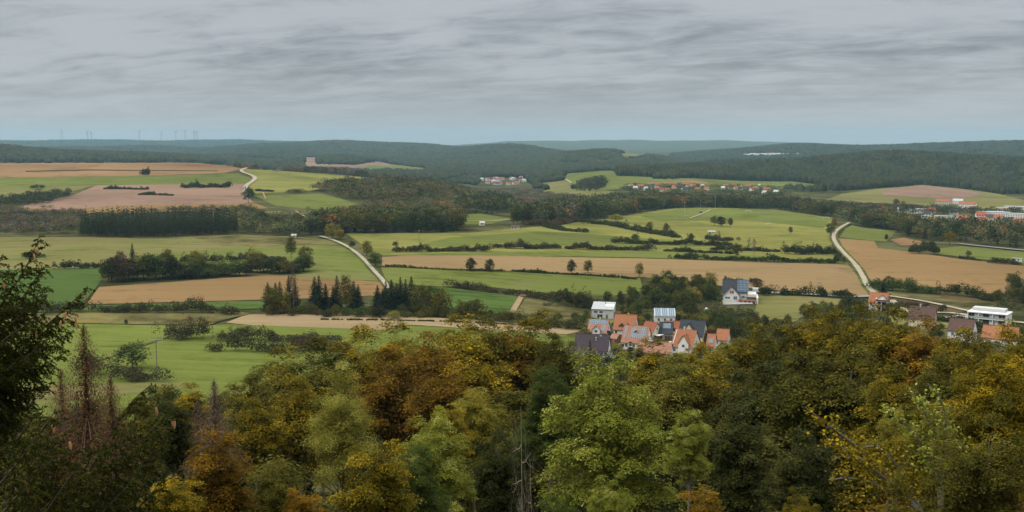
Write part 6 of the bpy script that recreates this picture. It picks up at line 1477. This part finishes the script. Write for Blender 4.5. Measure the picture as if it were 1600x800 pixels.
BR2 = [[(40,870,17),(110,798,17),(170,730,16.8),(205,700,16.7),(222,682,16.6)],
 [(70,850,17),(145,725,17),(185,655,16.8),(212,620,16.8),(236,602,16.7)],
 [(-20,780,16.5),(35,715,16.2),(65,672,16),(86,642,15.9)],
 [(-20,830,16.5),(40,760,16.2),(80,720,16),(104,700,15.9)],
 [(90,860,17.5),(180,770,17.4),(235,715,17.3),(262,668,17.2)],
 [(100,850,17.2),(200,720,17.2),(240,665,17.1),(270,650,17)],
 [(-20,720,17),(25,690,16.8),(50,655,16.6),(60,640,16.5)],
 [(0,860,16),(60,800,16),(110,760,15.9),(140,735,15.8)],
 [(120,880,17),(200,810,17),(240,770,16.8),(255,740,16.8)],
 [(30,860,16),(100,760,15.8),(130,715,15.7),(140,690,15.6)],
 [(90,880,16.4),(150,810,16.4),(200,760,16.3),(215,735,16.2)]]
near_spruce('lower leaning spruce with pale bare branch lines at the bottom left', (30,800,17), BR2, 4, [(273,658,17),(269,655,17),(82,664,15.8),(109,690,15.8),(244,637,16.8),(42,757,16)], .8, .35, 0)

# leafy maple branch reaching out of the near tree at the right
def leaf_branch(label, lines, colr, seed, ls=.032):
    r = np.random.RandomState(seed); w_ = MB(); C = []; 
    base = at(*lines[0][0]); g0 = np.array([base[0], base[1], float(H(base[0], base[1]))-.2])
    e = empty('maple_tree', g0); tag(e, label, 'tree'); w_.tube([(0, 0, 0), (base-g0)*[1, 1, .5]+[.1, 0, 0], base-g0], [.12, .09, .05], 8)
    for ln in lines:
        P = smooth([at(*q) for q in ln])-g0; Ln = np.concatenate([[0], np.cumsum(np.linalg.norm(np.diff(P, axis=0), axis=1))]); Lt = Ln[-1]
        w_.tube(P, [.03*(1-.85*q/Lt)+.003 for q in Ln], 6)
        for k in range(int(Lt*14)):
            s = Lt*r.uniform(.15, 1); q = np.array([np.interp(s, Ln, P[:, i]) for i in range(3)]); dd = r.randn(3)*.7+np.array([0, 0, .1])+(P[-1]-P[0])/Lt*.6; dd /= np.linalg.norm(dd); tl = r.uniform(.2, .6)*(1.15-s/Lt)
            w_.tube([q, q+dd*tl], [.006, .002], 3)
            n = int(10+tl*45); f = r.uniform(.2, 1.1, (n, 1)); C.append(q+dd*tl*f+r.randn(n, 3)*.055)
    C = np.concatenate(C); NV = r.randn(len(C), 3)*.55+[0, -.35, .8]; V, Q = quads(C, NV, ls*r.uniform(.6, 1.15, len(C)), .8, r)
    w_.build('trunk', M['bark_grey'], e); link('crown', leafmesh('leaves', V, Q, r.uniform(0, 1, len(C)), LM[colr]), e)
leaf_branch('yellow leaved maple branch stretching left over the dark gap at the right', [[(1440,800,19),(1380,730,18.8),(1310,675,18.6),(1258,636,18.5)],[(1440,800,19),(1370,735,18.4),(1320,700,18.2),(1290,690,18)],[(1440,800,19),(1400,720,19),(1360,690,18.8),(1300,720,18.6)],[(1440,800,19),(1380,760,18.4),(1330,745,18.2),(1295,750,18)]], 'gold', 31)
leaf_branch('pale green leafed branch standing up at the right over the golden crowns', [[(1470,760,19),(1460,680,18.8),(1440,635,18.6),(1425,612,18.5)],[(1470,760,19),(1440,690,18.6),(1405,655,18.4),(1380,640,18.3)],[(1470,760,19),(1480,660,18.6),(1470,620,18.4),(1450,600,18.3)]], 'bright', 32)
# ------------------------------------------------------------------ haze
M['haze'] = bpy.data.materials.new('haze'); M['haze'].use_nodes = True; t = M['haze'].node_tree; t.nodes.clear()
vo = N(t, 'ShaderNodeVolumePrincipled'); vo.inputs['Color'].default_value = (.42,.71,.93,1); vo.inputs['Density'].default_value = 4.4e-5; vo.inputs['Anisotropy'].default_value = .2
ho = N(t, 'ShaderNodeOutputMaterial'); t.links.new(vo.outputs[0], ho.inputs['Volume'])
mb = MB(); mb.box(-12000, 12000, -3000, 17200, -95, 213); tag(mb.build('haze', M['haze'], None), 'thin blue haze filling the air over the valley', 'haze', kind='stuff')

# ------------------------------------------------------------------ labels: tell look-alikes apart by their order from the left
ORD = ['leftmost', 'second from the left', 'third from the left', 'fourth from the left', 'fifth from the left', 'sixth from the left', 'seventh from the left', 'eighth from the left', 'ninth from the left', 'tenth from the left', 'eleventh from the left', 'twelfth from the left']
by = {}
for o in COL.objects:
    if o.parent is None and o.get('label'): by.setdefault(o['label'], []).append(o)
for lb, os_ in by.items():
    if 1 < len(os_) <= 26:
        os_.sort(key=lambda o: math.atan2(o.location.x, o.location.y)); n = len(os_)
        for i, o in enumerate(os_):
            w_ = ORD[i] if i < 12 and i <= n/2 else ORD[n-1-i].replace('leftmost', 'rightmost').replace('left', 'right') if n-1-i < 12 else None
            if w_ and len(lb.split())+len(w_.split()) <= 16: o['label'] = lb+', '+w_
            o['group'] = o.get('group') or lb
